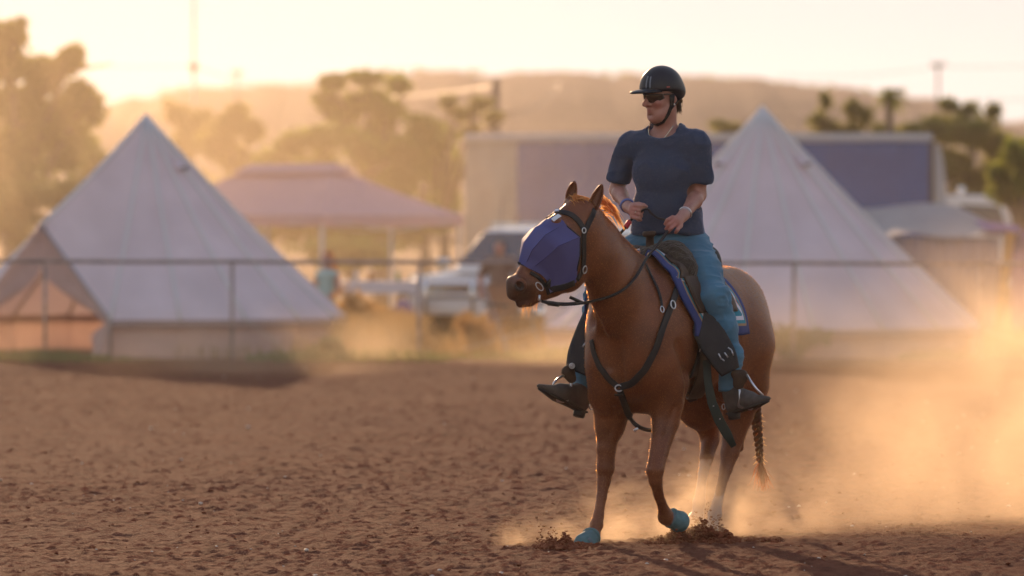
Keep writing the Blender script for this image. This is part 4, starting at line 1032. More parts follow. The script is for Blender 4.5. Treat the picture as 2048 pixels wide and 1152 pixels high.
M_FUZZ = hair_mat('coat_hair', (.150, .052, .020), (1, .50, .18), .50, .5)
fuzz('coat_fuzz', hV, hF, 120000, .0080, .00038, M_FUZZ, horse, (-.35, 0, -.75), 31, lambda P: np.linalg.norm(P - np.array(nose), axis=1) > .10)
fuzz('muzzle_fuzz', hV, hF, 16000, .0045, .00035, hair_mat('pale_muzzle_hair', (.20, .13, .09), (1, .65, .35), .55, .5), horse, (0, 0, -.5), 32, lambda P: (np.linalg.norm(P - np.array(nose), axis=1) < .12) & (np.min([np.linalg.norm(P - q, axis=1) for q in NOST], axis=0) > .036))
def ear(base, tip, n0, n1, face, W, bow):
    b0, t0 = Hd(*base, n0), Hd(*tip, n1); ax = t0 - b0; L_ = np.linalg.norm(ax); ax /= L_; face = np.array(face, float); face -= ax * (face @ ax); face /= np.linalg.norm(face); sd = np.cross(ax, face)
    NS, NC = 16, 12; V = []
    for i in range(NS + 1):
        t = i / NS; w_ = W * (.62 + .75 * t) * (1 - t ** 1.7) ** .75 if t < 1 else 0; w_ = max(w_, .0012)
        c = b0 + ax * L_ * t + sd * bow * math.sin(math.pi * t) * W
        for k in range(NC + 1):
            a = -2.0 + 4.0 * k / NC; V.append(c + sd * math.sin(a) * w_ - face * (math.cos(a) * w_ * .75 - w_ * .2))
    o = np_mesh('ear', V, grid_faces(NS + 1, NC + 1), M_COAT, horse); m_ = o.modifiers.new('t', 'SOLIDIFY'); m_.thickness = .007; m_.offset = 0
    for nm in ('sock', 'dark', 'hoof', 'pink'): attr(o, nm, [0.] * len(V))
    V = np.array(V); fuzz('ear_fuzz', V, grid_faces(NS + 1, NC + 1), 5000, .007, .0005, M_FUZZ, o, (0, 0, .3), int(abs(base[0])), None, .4)
ear((1176, 430), (1204, 369), .05, .062, HN * .8 + hh * .55, .036, .12)
ear((1140, 412), (1149, 363), -.055, -.058, HN * .75 + hh * .5, .034, -.1)
# ---- mane, forelock, whiskers, tail : strands grouped as one part each
M_MANE = mat('mane_hair', (.20, .080, .030), .5, transl=.55, tcol=(1, .48, .16))
M_WISP = mat('sunlit_hair', (.30, .12, .045), .5, transl=.72, tcol=(1, .56, .20))
M_TAIL = hair_mat('tail_hair', (.075, .032, .016), (.8, .3, .08), .25, .5)
def strands(mb, rootf, tipf, n, r0, seed, bend=.02, seg=5):
    rs = random.Random(seed)
    for i in range(n):
        a, b = Vector(rootf(rs)), Vector(tipf(rs)); L = (b - a).length; off = Vector((rs.gauss(0, 1), rs.gauss(0, 1), rs.gauss(0, 1))) * bend * L * 6
        pts = [a.lerp(b, j / seg) + off * math.sin(math.pi * j / seg) * .5 + Vector((0, 0, .10 * L * math.sin(math.pi * j / seg))) for j in range(seg + 1)]
        mb.tube(pts, [r0 * (1 - .8 * j / seg) for j in range(seg + 1)], 3, False)
def V3(p): return Vector([float(x) for x in p])
mm = MB()
def mroot(rs):
    t = rs.random(); p = np.array((.05, 0, 1.43)) * (1 - t) + np.array((.69, -.03, 1.695)) * t; return p + np.array((rs.gauss(0, .012), rs.gauss(-.01, .02), -.012))
def mtip(rs):
    t = rs.random(); p = np.array((.05, 0, 1.43)) * (1 - t) + np.array((.69, -.03, 1.695)) * t
    return p
for i in range(420):       # the mane lies over to the far side with a raised, backlit fringe
    rs = random.Random(900 + i); t = rs.random() ** .9; p = np.array((.06, 0, 1.43)) * (1 - t) + np.array((.69, -.03, 1.695)) * t
    p = HS.snap(p[None] + np.array([[0, 0, .01]]), -.004, 6)[0]
    q = p + np.array((rs.gauss(-.02, .02), rs.uniform(-.09, -.05), rs.uniform(-.20, -.08))) * rs.uniform(.5, 1.)
    pts = [V3(p * (1 - s) + q * s) + Vector((0, 0, .006 * math.sin(math.pi * s))) for s in (0, .25, .5, .75, 1)]
    mm.ribbon(pts, [.0036, .0034, .0026, .0018, .0006], i)
ws = MB()
for i in range(84):       # wisps blown back behind the ears
    rs = random.Random(400 + i); lk = ((1193, 400, 1228, 432), (1200, 408, 1238, 446), (1204, 414, 1246, 462), (1190, 398, 1216, 428), (1208, 424, 1240, 455), (1198, 404, 1236, 438))[i % 6]; a = Hd(rs.gauss(lk[0], 2), rs.gauss(lk[1], 2), rs.uniform(-.05, .02)); b = Wl(rs.gauss(lk[2], 3), rs.gauss(lk[3] - 8, 3), -.55 + rs.uniform(-.03, .03))
    pts = [V3(a * (1 - s) + b * s) + Vector((0, 0, .03 * math.sin(math.pi * s) * rs.uniform(.2, 1.6))) for s in (0, .25, .5, .75, 1)]
    ws.ribbon(pts, [.0032, .0032, .0028, .0022, .0010], i)
ws.build('mane_wisps', M_WISP, horse, True); mm.build('mane', M_MANE, horse, True)
fl = MB()
for i in range(150):
    rs = random.Random(50 + i); a = Hd(rs.uniform(1146, 1180), rs.uniform(388, 402), rs.uniform(-.035, .03)); b = np.array(a) + hup * rs.uniform(-.02, .035) - hax * rs.uniform(-.05, .05) + HN * rs.uniform(-.02, .05)
    q = HS.snap(np.array([b]), .010, 6)[0]; a = HS.snap(np.array([a]), -.004, 6)[0]
    pts = [V3(a * (1 - s) + q * s) + V3(hup) * (.016 * math.sin(math.pi * s)) for s in (0, .25, .5, .75, 1)]
    fl.ribbon(pts, [.003, .003, .0025, .002, .0008], i)
fl.build('forelock', M_WISP, horse, True)
wk = MB()
for i in range(60):
    rs = random.Random(70 + i); a = HS.snap(np.array([Hd(rs.uniform(1044, 1078), rs.uniform(600, 612), rs.uniform(-.03, .03))]), -.003, 6)[0]
    b = a + np.array(hax) * rs.uniform(-.01, .03) + np.array((0, 0, -rs.uniform(.02, .055))); wk.ribbon([V3(a), V3((a + b) / 2) + V3(hax) * .006, V3(b)], [.0007, .0006, .0003], i)
wk.build('whiskers', M_WISP, horse, True)
# tail: dock hidden behind the rump, then a braid and a loose tuft
tl = MB(); dock = (-1.10, 0, 1.30)
tp = [np.array(dock), np.array((-1.24, .03, 1.15))] + [Hs(px, py, .05) for px, py in ((1508, 760), (1511, 815), (1515, 850), (1519, 890), (1521, 925))]
tl.tube([V3(p) for p in tp[:4]], [.045, .05, .042, .03], 10); tl.build('tail_top', M_TAIL, horse, True)
br = MB(); path = [V3(p) for p in tp[3:]]
def along(t):
    n = len(path) - 1; i = min(n - 1, int(t * n)); return path[i].lerp(path[i + 1], t * n - i)
for s in range(3):
    pts = []
    for j in range(61):
        t = j / 60; a = t * 2 * math.pi * 3.6 + s * 2 * math.pi / 3; q = .017 * (1 - .45 * t)
        pts.append(along(t) + Vector((math.sin(a) * q, math.cos(a) * q * .8 + math.sin(2 * a) * q * .7, 0)))
    br.tube(pts, [.016 * (1 - .45 * j / 60) for j in range(61)], 7)
br.build('tail_braid', M_TAIL, horse, True)
tf = MB()
for i in range(130):
    rs = random.Random(i); a = path[-1] + Vector((rs.gauss(0, .004), rs.gauss(0, .004), .01)); b = V3(Hs(rs.gauss(1526, 5), rs.uniform(955, 984), .05)) + Vector((rs.gauss(0, .02), rs.gauss(0, .02), 0))
    tf.ribbon([a, a.lerp(b, .5) + Vector((rs.gauss(0, .004), rs.gauss(0, .006), 0)), b], [.0028, .0022, .0006], i)
tf.build('tail_tuft', mat('red_tail_hair', (.15, .045, .015), .5, transl=.6, tcol=(.45, .12, .03)), horse, True)
fz = MB()
for i in range(150):
    rs = random.Random(300 + i); t = rs.random(); c = along(t); d = Vector((rs.gauss(0, 1), rs.gauss(0, 1), rs.uniform(-1, .3))).normalized(); a = c + d * .016; fz.ribbon([a, a + d * rs.uniform(.008, .03) + Vector((0, 0, -.012))], [.0016, .0005], i)
fz.build('loose_hairs', M_WISP, horse)
# ================================================================== TACK
CAML = np.array([(np.array([0, 0]) - HORG) @ FW, (np.array([0, 0]) - HORG) @ LF, CAMH])
def trace(o, d, field=None, maxd=60., off=0.):
    """walk from o along d until the surface of the field"""
    field = field or HS; o = np.array(o, float); d = np.array(d, float); d /= np.linalg.norm(d); t = 0.
    hi = field.lo + field.h * (field.n - 1)
    with np.errstate(divide='ignore'):
        t1, t2 = (field.lo - o) / d, (hi - o) / d
    t = max(0., float(np.max(np.minimum(t1, t2))) + 1e-3); tend = float(np.min(np.maximum(t1, t2))); best = (9., t)
    for _ in range(260):
        p = o + d * t; s = float(field.sample(p[None])[0]) - off
        if s < best[0]: best = (s, t)
        if s < .0006: return p
        t += max(s * .7, .0008)
        if t > tend: break
    if best[0] > .05: return None
    return field.snap((o + d * best[1])[None], off, 8)[0]       # grazing ray: nearest point of the outline
def hit(px, py, off=0., field=None):
    """point of the horse's coat (plus offset) behind a photo pixel"""
    q = Wl(px, py, 0.); p = trace(CAML, q - CAML, field, off=off); return q if p is None else p
def on_horse(pts, off=.006, n=6):
    """smooth path over the coat through photo pixels -> points, normals"""
    P = []
    for i in range(len(pts) - 1):
        for k in range(n):
            t = k / n; P.append((pts[i][0] * (1 - t) + pts[i + 1][0] * t, pts[i][1] * (1 - t) + pts[i + 1][1] * t))
    P.append(pts[-1]); Q = np.array([hit(*p) for p in P])
    for _ in range(2): Q[1:-1] = (Q[:-2] + 2 * Q[1:-1] + Q[2:]) / 4
    N = HS.grad(Q); Q = HS.snap(Q, off, 4); return [V3(q) for q in Q], [V3(q) for q in N]
M_LEATH = mat('black_leather', (.018, .016, .016), .55, spec=.3, noise=.25, nscale=18, bump=.15, bscale=90)
M_LBROWN = mat('brown_leather', (.060, .034, .020), .6, spec=.3, noise=.25, nscale=14, bump=.15, bscale=70)
M_FLEECE = mat('dark_fleece', (.046, .031, .019), .95, noise=.3, nscale=40, bump=.8, bscale=110, sheen=.25)
M_STEEL = mat('bright_steel', (.62, .62, .64), .28, 1.)

# ------------------------------------------------------------------ fly mask
M_MASK = bpy.data.materials.new('blue_mesh_cloth'); M_MASK.use_nodes = True
def mask_nodes():
    t = M_MASK.node_tree; p = t.nodes['Principled BSDF']; L = t.links.new; out = t.nodes['Material Output']
    p.inputs['Roughness'].default_value = .65; p.inputs['Sheen Weight'].default_value = .1; p.inputs['Sheen Tint'].default_value = (.6, .6, 1, 1)
    tc = t.nodes.new('ShaderNodeTexCoord'); n = t.nodes.new('ShaderNodeTexNoise'); n.inputs['Scale'].default_value = 9; L(tc.outputs['Object'], n.inputs['Vector'])
    r = t.nodes.new('ShaderNodeValToRGB'); r.color_ramp.elements[0].color = (.066, .072, .22, 1); r.color_ramp.elements[1].color = (.098, .102, .30, 1); L(n.outputs['Fac'], r.inputs[0]); L(r.outputs[0], p.inputs['Base Color'])
    wv = []
    for d in ('X', 'Z'):
        w_ = t.nodes.new('ShaderNodeTexWave'); w_.inputs['Scale'].default_value = 95; w_.bands_direction = d; L(tc.outputs['Object'], w_.inputs['Vector']); wv.append(w_)
    m2 = t.nodes.new('ShaderNodeMath'); m2.operation = 'MAXIMUM'; L(wv[0].outputs['Fac'], m2.inputs[0]); L(wv[1].outputs['Fac'], m2.inputs[1])
    b = t.nodes.new('ShaderNodeBump'); b.inputs['Strength'].default_value = .3; b.inputs['Distance'].default_value = .002; L(m2.outputs[0], b.inputs['Height']); L(b.outputs[0], p.inputs['Normal'])
    tr = t.nodes.new('ShaderNodeBsdfTranslucent'); tr.inputs[0].default_value = (.30, .30, .60, 1); mx = t.nodes.new('ShaderNodeMixShader'); mx.inputs[0].default_value = .22
    L(p.outputs[0], mx.inputs[1]); L(tr.outputs[0], mx.inputs[2]); L(mx.outputs[0], out.inputs[0])
mask_nodes()
ROOTM = (HORG[0], HORG[1], 0)
mask = empty('fly_mask', ROOTM, HY, 'blue purple mesh fly mask with angular eye darts strapped over the horse face', 'fly mask')
strips = [[(1149, 563, .050), (1124, 577, .052), (1099, 587, .046), (1092, 560, .05)],
          [(1160, 510, .098), (1132, 530, .100), (1106, 548, .086), (1080, 548, .062)],
          [(1160, 474, .104), (1116, 492, .148), (1088, 518, .104), (1062, 538, .056)],
          [(1128, 448, .085), (1090, 470, .120), (1064, 500, .082), (1050, 531, .036)],
          [(1094, 443, .015), (1070, 455, .012), (1047, 486, .0), (1037, 525, .0)],
          [(1108, 450, -.085), (1062, 459, -.115), (1044, 478, -.088), (1038, 527, -.042)],
          [(1135, 500, -.10), (1110, 520, -.10), (1085, 540, -.075), (1066, 550, -.055)]]
def build_mask():
    P = [[Hd(*q) for q in st] for st in strips]
    NR, NS = 3, 4
    for i in range(len(strips) - 1):
        V_ = []; NU = 3 * NS
        for u in range(NU + 1):
            j = min(2, u // NS); t = u / NS - j; a = P[i][j] * (1 - t) + P[i][j + 1] * t; d = P[i + 1][j] * (1 - t) + P[i + 1][j + 1] * t
            for v in range(NS + 1): V_.append(a * (1 - v / NS) + d * v / NS)
        V_ = np.array(V_); sd = HS.sample(V_); bad = sd < .008
        if bad.any(): V_[bad] += HS.grad(V_[bad]) * (.008 - sd[bad])[:, None]
        m = MB(); m.add([V3(p) for p in V_], [(u * (NS + 1) + v, (u + 1) * (NS + 1) + v, (u + 1) * (NS + 1) + v + 1, u * (NS + 1) + v + 1) for u in range(NU) for v in range(NS)])
        o = m.build('mask_panel', M_MASK, mask, True); bpy_mod(o)
    for st in (0, 6):
        m = MB(); m.tube([V3(p) for p in P[st]], .006, 6); m.build('edge_binding', M_LEATH, mask, True)
    for j in (0, 3):
        m = MB(); m.tube([V3(P[i][j]) for i in range(len(P))], .0055, 6); m.build('edge_binding', M_LEATH, mask, True)
    for i in (2, 3):
        m = MB(); m.tube([V3(p) + V3(HN) * .003 for p in P[i]], .0022, 5); m.build('dart_seam', mat('dart_thread', (.05, .05, .16), .7), mask, True)
    pt, nr = on_horse([(1093, 560), (1104, 578), (1125, 573), (1147, 564)], .014, 4)
    m = MB(); m.strap(pt, nr, .032, .004); m.build('chin_tab', M_LEATH, mask, True)
    pt, nr = on_horse([(1107, 444), (1117, 437)], .020, 3); m = MB(); m.strap(pt, nr, .022, .003); m.build('white_tag', mat('white_tag_cloth', (.7, .72, .74), .6), mask)
def bpy_mod(o):
    s = o.modifiers.new('t', 'SOLIDIFY'); s.thickness = .003; s.offset = 0; s.use_rim = False
    o.data.validate()
build_mask()

# ------------------------------------------------------------------ bridle and reins
bridle = empty('bridle', ROOTM, HY, 'black leather bridle with a buckled cheekpiece, bit and long reins on the horse', 'bridle')
def hstrap(name, px, wd, root, off=.006, th=.005, m_=None, n=6):
    p, nrm = on_horse(px, off, n); m = MB(); m.strap(p, nrm, wd, th); return m.build(name, m_ or M_LEATH, root, True)
hstrap('browband', [(1097, 436), (1106, 428), (1118, 424), (1138, 428), (1156, 441), (1167, 458)], .028, bridle)
hstrap('crown_piece', [(1188, 420), (1183, 433), (1174, 452), (1167, 466)], .028, bridle)
ck = hstrap('cheekpiece', [(1167, 458), (1166, 485), (1166, 512), (1164, 540), (1152, 560)], .026, bridle, .010)
def ring_at(name, px, py, rx, ry, r, root, off=.012, m_=None, up=(0, 0, 1)):
    c = hit(px, py); N = HS.grad(c[None])[0]; m = MB(); m.ring(c + N * off, N, rx, r, ry, 18, 6, up); return m.build(name, m_ or M_STEEL, root, True)
ring_at('buckle', 1165, 538, .013, .019, .0032, ck, .018); ring_at('buckle', 1166, 461, .010, .013, .003, ck, .014)
pt, nr = on_horse([(1113, 426), (1120, 425)], .013, 2); m = MB(); m.strap(pt, nr, .016, .004); m.build('silver_stud', M_STEEL, bridle)
bitc = V3(Hd(1079, 573, .075)); m = MB(); m.ring(bitc, V3(HN), .014, .003, .026, 18, 6, V3(hup)); bit = m.build('bit_ring', M_STEEL, bridle, True)
m = MB(); m.tube([V3(Hd(1079, 590, .075)), V3(Hd(1078, 600, .072)), V3(Hd(1083, 603, .07))], .006, 6); m.build('rein_clip', M_STEEL, bit, True)
hstrap('noseband', [(1060, 545), (1078, 556), (1092, 574), (1097, 588)], .018, bridle, .006)
LH = Wl(1341, 455, -.16); RH = Wl(1266, 434, -.02)
def rope(name, pts, r, root, m_, n=6):
    Q = []
    for i in range(len(pts) - 1):
        p0, p1, p2, p3 = (V3(pts[max(0, min(len(pts) - 1, i + d))]) for d in (-1, 0, 1, 2))
        for k in range(n):
            t = k / n; Q.append(.5 * (2 * p1 + (p2 - p0) * t + (2 * p0 - 5 * p1 + 4 * p2 - p3) * t * t + (3 * p1 - p0 - 3 * p2 + p3) * t ** 3))
    Q.append(V3(pts[-1])); m = MB(); m.tube(Q, r, 8); return m.build(name, m_, root, True)
lr = [Hd(1083, 602, .075), Hd(1096, 606, .09), Wl(1120, 609, -.80), Wl(1150, 608, -.76)] + [hit(1182, 603, .03), hit(1220, 593, .016), hit(1250, 577, .012), hit(1272, 553, .014), hit(1284, 533, .02)]
rope('near_rein', lr + [Wl(1296, 512, -.32), Wl(1318, 486, -.24), LH], .0075, bridle, M_LEATH)
m = MB(); m.tube([V3(Hd(1096, 606, .09)), V3(Wl(1117, 609, -.81))], .0125, 8); m.build('rein_sleeve', M_LEATH, bridle, True)
rope('far_rein', [Hd(1083, 602, -.07), Wl(1118, 607, -.62), Wl(1150, 606, -.52), Wl(1184, 596, -.36), Wl(1215, 510, -.10), Wl(1232, 478, -.08), Wl(1250, 456, -.05), RH], .0075, bridle, M_LEATH)
m = MB(); m.tube([V3(Wl(1139, 594, -.66)), V3(Wl(1150, 599, -.66)), V3(Wl(1166, 606, -.66))], .0085, 8); m.build('strap_end', M_LEATH, bridle, True)
rope('rein_bight', [LH, Wl(1330, 440, -.15), Wl(1316, 436, -.11), Wl(1303, 427, -.08), Wl(1292, 418, -.07), RH], .0062, bridle, M_LEATH)
m = MB(); m.tube([V3(Wl(1251, 455, -.05)), V3(Wl(1259, 443, -.03))], .014, 8); m.build('red_rein_grip', mat('red_grip', (.45, .03, .04), .6), bridle, True)

# ------------------------------------------------------------------ saddle blanket
M_BLK = bpy.data.materials.new('aztec_blanket'); M_BLK.use_nodes = True
def blk_nodes():
    t = M_BLK.node_tree; p = t.nodes['Principled BSDF']; L = t.links.new; p.inputs['Roughness'].default_value = .9
    def at(n): a = t.nodes.new('ShaderNodeAttribute'); a.attribute_name = n; return a.outputs['Fac']
    def mth(op, a, b=None, c=None):
        m_ = t.nodes.new('ShaderNodeMath'); m_.operation = op
        for k, v in enumerate((a, b, c)):
            if v is None: continue
            if isinstance(v, (int, float)): m_.inputs[k].default_value = v
            else: L(v, m_.inputs[k])
        return m_.outputs[0]
    def mixc(f, a, b):
        x = t.nodes.new('ShaderNodeMix'); x.data_type = 'RGBA'; L(f, x.inputs['Factor'])
        for nm, v in (('A', a), ('B', b)):
            if isinstance(v, tuple): x.inputs[nm].default_value = (*v, 1)
            else: L(v, x.inputs[nm])
        return x.outputs['Result']
    e, u, v = at('edge'), at('along'), at('drop')
    zig = mth('PINGPONG', mth('MULTIPLY', v, 7.), .5)          # 0..0.5
    row = mth('ADD', mth('MULTIPLY', e, 9.), zig)
    band = mth('FRACT', row)
    c = mixc(mth('GREATER_THAN', band, .38), (.62, .60, .66), (.03, .22, .30))
    c = mixc(mth('GREATER_THAN', band, .66), c, (.05, .10, .25))
    c = mixc(mth('GREATER_THAN', band, .86), c, (.46, .20, .08))
    c = mixc(mth('LESS_THAN', e, .085), c, (.03, .25, .33))
    c = mixc(mth('LESS_THAN', e, .066), c, (.33, .21, .11))
    c = mixc(mth('LESS_THAN', e, .052), c, (.026, .045, .165))
    L(c, p.inputs['Base Color'])
    tc = t.nodes.new('ShaderNodeTexCoord'); n = t.nodes.new('ShaderNodeTexNoise'); n.inputs['Scale'].default_value = 160; L(tc.outputs['Object'], n.inputs['Vector'])
    b = t.nodes.new('ShaderNodeBump'); b.inputs['Strength'].default_value = .6; b.inputs['Distance'].default_value = .004; L(n.outputs['Fac'], b.inputs['Height']); L(b.outputs[0], p.inputs['Normal'])
blk_nodes()
def radial(a, phi, off):
    """point over the trunk at station a and angle phi from straight up (positive to the left)"""
    d = np.array([0, math.sin(phi), math.cos(phi)]); c = np.array([a, 0, 1.10]); return trace(c + d * .6, -d, off=off)
def blanket():
    NA, NP = 64, 72; V = np.zeros((NA + 1, NP + 1, 3)); E = np.zeros((NA + 1, NP + 1)); U = E.copy(); Dr = E.copy()
    for j in range(NP + 1):
        w_ = j / NP * 2 - 1; phi = w_ * R(97); aw = abs(w_)
        af = .09 + .12 * math.sin(math.pi * min(1, aw * 1.15)) ** 1 * .9 + .03 * aw; ar = -.42 - .17 * aw ** 2
        for i in range(NA + 1):
            u = i / NA; a = af + (ar - af) * u
            V[i, j] = radial(a, phi, .022 + .004 * math.sin(u * 9 + w_ * 7)); U[i, j] = u; Dr[i, j] = aw * .62
            E[i, j] = min(u * abs(af - ar), (1 - u) * abs(af - ar), (1 - aw) * .62)
    o = np_mesh('saddle_blanket', V.reshape(-1, 3), grid_faces(NA + 1, NP + 1)[:, ::-1], M_BLK); o.location = ROOTM; o.rotation_euler = (0, 0, HY)
    attr(o, 'edge', E.ravel()); attr(o, 'along', U.ravel()); attr(o, 'drop', Dr.ravel())
    s = o.modifiers.new('t', 'SOLIDIFY'); s.thickness = .012; s.offset = 0
    tag(o, 'woven saddle blanket with a bright blue border and teal and white zigzags, under the saddle', 'saddle blanket')
blanket()

# ------------------------------------------------------------------ saddle
saddle = empty('saddle', ROOTM, HY, 'dark stock saddle with fleece covered swells and a small brown horn, under the rider', 'saddle')
S1 = SDF((-.65, -.42, 1.20), (.22, .42, 1.62), .007)
S1.cone((-.05, -.12, 1.435), (-.05, .12, 1.435), .085, .085, .03); S1.cone(Wl(1345, 520, -.0), Wl(1364, 540, -.06), .085, .085, .05); S1.cone((-.07, -.12, 1.43), (-.09, -.20, 1.38), .08, .06, .04)
S1.cone(Wl(1300, 518, -.02), Wl(1340, 515, .02), .06, .075, .05)
V_, F_ = S1.mesh(); V_ = smooth_mesh(V_, F_, 2); V_ += (vnoise(V_[:, 0] * 60, V_[:, 1] * 60, V_[:, 2] * 60, 3) - .5)[:, None] * .006
np_mesh('swells', V_, F_, M_FLEECE, saddle)
S2 = SDF((-.70, -.42, 1.20), (.22, .42, 1.66), .007)
S2.cone((-.12, 0, 1.38), (-.42, 0, 1.40), .11, .12, .05, ((0, 0, 1), .6)); S2.cone((-.46, -.13, 1.46), (-.46, .13, 1.46), .06, .06, .06); S2.cone((-.47, -.08, 1.50), (-.47, .08, 1.50), .045, .045, .04); S2.cone((-.30, 0, 1.36), (-.46, 0, 1.40), .18, .19, .05, ((0, 0, 1), .5))
V_, F_ = S2.mesh(); np_mesh('seat', smooth_mesh(V_, F_, 2), F_, M_LEATH, saddle)
m = MB(); m.tube([(.005, 0, 1.45), (.0, 0, 1.52), (.002, 0, 1.565), (.006, 0, 1.578), (.01, 0, 1.590), (.01, 0, 1.596)], [.032, .022, .020, .036, .036, .028], 16); m.build('horn', M_LBROWN, saddle, True)
def skirt(name, a0, a1, p0, p1, off, m_, fa=lambda u, v: 0.):
    NA, NP = 24, 20; V = np.array([[radial(a0 + (a1 - a0) * i / NA + fa(i / NA, j / NP), p0 + (p1 - p0) * j / NP, off) for j in range(NP + 1)] for i in range(NA + 1)])
    o = np_mesh(name, V.reshape(-1, 3), grid_faces(NA + 1, NP + 1), m_, saddle); s = o.modifiers.new('t', 'SOLIDIFY'); s.thickness = .010; s.offset = 0
for sg in (1, -1):
    skirt('skirt', .09, -.36, sg * R(18), sg * R(76), .036, M_LBROWN, lambda u, v: .05 * math.sin(math.pi * v) * (1 - u))
def slab(name, pts, axis, f, m_, root, k=.04, h=.006, post=None):
    P = np.array([p[:3] for p in pts]); r = max(p[3] for p in pts); S = SDF(P.min(0) - r - .03, P.max(0) + r + .03, h); S.chain(pts, k, (axis, f))
    if post: post(S)
    V, F = S.mesh(); return np_mesh(name, smooth_mesh(V, F, 2), F, m_, root), S
fax = VIEW * .82 + np.array((0, 1, 0)) * .35
def fender(pts, ax):
    Q = []; Wd = []
    for i in range(len(pts) - 1):
        p0, p1, p2, p3 = (pts[max(0, min(len(pts) - 1, i + d))] for d in (-1, 0, 1, 2))
        for k in range(5):
            t = k / 5; f = lambda a, b, c, d: .5 * (2 * b + (c - a) * t + (2 * a - 5 * b + 4 * c - d) * t * t + (3 * b - a - 3 * c + d) * t ** 3)
            Q.append(V3(f(p0[0], p1[0], p2[0], p3[0]))); Wd.append(f(p0[1], p1[1], p2[1], p3[1]))
    Q.append(V3(pts[-1][0])); Wd.append(pts[-1][1]); m = MB(); m.strap(Q, V3(ax), Wd, .014); return m.build('fender', M_LEATH, saddle, True)
fender([(Wl(1372, 548, .02), .10), (Wl(1388, 590, -.10), .15), (Wl(1404, 630, -.17), .165), (Wl(1423, 675, -.205), .16), (Wl(1445, 712, -.215), .150), (Wl(1461, 744, -.21), .105)], fax)
lw = np.array((-.1, 1, 0))
fender([(Wl(1215, 570, .12), .13), (Wl(1197, 630, .03), .17), (Wl(1178, 680, .0), .18), (Wl(1165, 714, -.02), .17), (Wl(1152, 744, -.03), .12)], VIEW * .8 + np.array((0, -1, 0)) * .35)
# silver conchos, buckles and bright keepers on the fenders
def bar(root, a, b, r=.004, name='silver_keeper'): m = MB(); m.tube([V3(a), V3(b)], r, 6); m.build(name, M_STEEL, root, True)
for (x0, y0, x1, y1) in ((1437, 707, 1443, 719), (1444, 718, 1449, 722), (1449, 705, 1456, 715), (1456, 695, 1463, 700), (1463, 700, 1467, 711)):
    bar(saddle, Wl(x0, y0, -.245), Wl(x1, y1, -.245))
bar(saddle, Wl(1345, 549, -.24), Wl(1352, 555, -.25), .006); bar(saddle, Wl(1356, 557, -.25), Wl(1380, 568, -.22), .003)
bar(saddle, Wl(1165, 694, -.05), Wl(1172, 684, -.05), .0045); bar(saddle, Wl(1171, 704, -.06), Wl(1178, 695, -.06), .003)
m = MB(); m.ring(Wl(1144, 732, -.07), VIEW, .012, .004); m.ball(Wl(1144, 732, -.068), (.008, .008, .008)); m.build('concho', M_STEEL, saddle, True)
# stirrups
def stirrup(label, top, hoodpts, br1, br2, tread, dy, strap_pts):
    st = MB(); st.tube([V3(p) for p in br1], .006, 8); st.tube([V3(p) for p in br2], .006, 8); st.tube([V3(br1[-1]), V3(tread), V3(br2[-1])], .008, 8)
    s = st.build('stirrup', M_STEEL, saddle, True); s['label'] = label
    o, _ = slab('stirrup_hood', hoodpts, VIEW, .45, M_LBROWN, s, .02); return s
stirrup('bright steel stirrup with a leather hood on the near side', None, [P4(Wl(1470, 748, -.19), .022), P4(Wl(1484, 752, -.20), .026), P4(Wl(1477, 768, -.19), .030)],
        [Wl(1472, 766, -.16), Wl(1479, 780, -.19), Wl(1480, 797, -.20), Wl(1477, 813, -.19)], [Wl(1494, 750, -.22), Wl(1502, 763, -.26), Wl(1513, 778, -.28), Wl(1526, 791, -.27)], Wl(1502, 818, -.22), 0, None)
stirrup('bright steel stirrup with a leather hood on the far side', None, [P4(Wl(1141, 733, -.03), .020), P4(Wl(1136, 744, -.04), .028), P4(Wl(1143, 757, -.03), .026)],
        [Wl(1130, 750, -.04), Wl(1117, 756, -.07), Wl(1108, 765, -.10), Wl(1105, 774, -.10)], [Wl(1143, 758, -.02), Wl(1142, 772, -.03), Wl(1141, 788, -.04), Wl(1134, 803, -.05)], Wl(1116, 802, -.08), 0, None)
# girth, latigo and hanging strap
gp = []
for i in range(41):
    ph = R(52) + (R(308) - R(52)) * i / 40; gp.append(radial(.0, ph, .012))
m = MB(); m.strap([V3(p) for p in gp], [V3(n) for n in HS.grad(np.array(gp))], .09, .014); m.build('girth', M_LEATH, saddle, True)
p, n_ = on_horse([(1398, 672), (1400, 705), (1399, 745), (1392, 780), (1380, 800)], .018, 5); m = MB(); m.strap(p, n_, [.07 + .05 * math.sin(math.pi * min(1, i / (len(p) - 1) * 1.05)) * (1 - .3 * i / len(p)) for i in range(len(p) - 1)] + [.01], .010); m.build('latigo', M_LEATH, saddle, True)
for (x0, y0, x1, y1) in ((1399, 704, 1403, 690), (1414, 712, 1418, 698)): a, b = hit(x0, y0, .03), hit(x1, y1, .03); bar(saddle, a, b, .003)
hs = [Wl(1413, 720, -.12), Wl(1416, 765, -.13), Wl(1424, 805, -.12), Wl(1438, 840, -.10), Wl(1454, 868, -.07), Wl(1468, 893, -.05)]
m = MB(); m.strap([V3(p) for p in hs], V3(VIEW), [.040, .042, .048, .052, .05, .03], .006); m.build('hanging_strap', mat('dark_green_strap', (.020, .036, .030), .6), saddle, True)
for q in ((1427, 812), (1440, 838)): m = MB(); m.ball(Wl(*q, -.135), (.004, .004, .004)); m.build('strap_eyelet', M_STEEL, saddle, True)

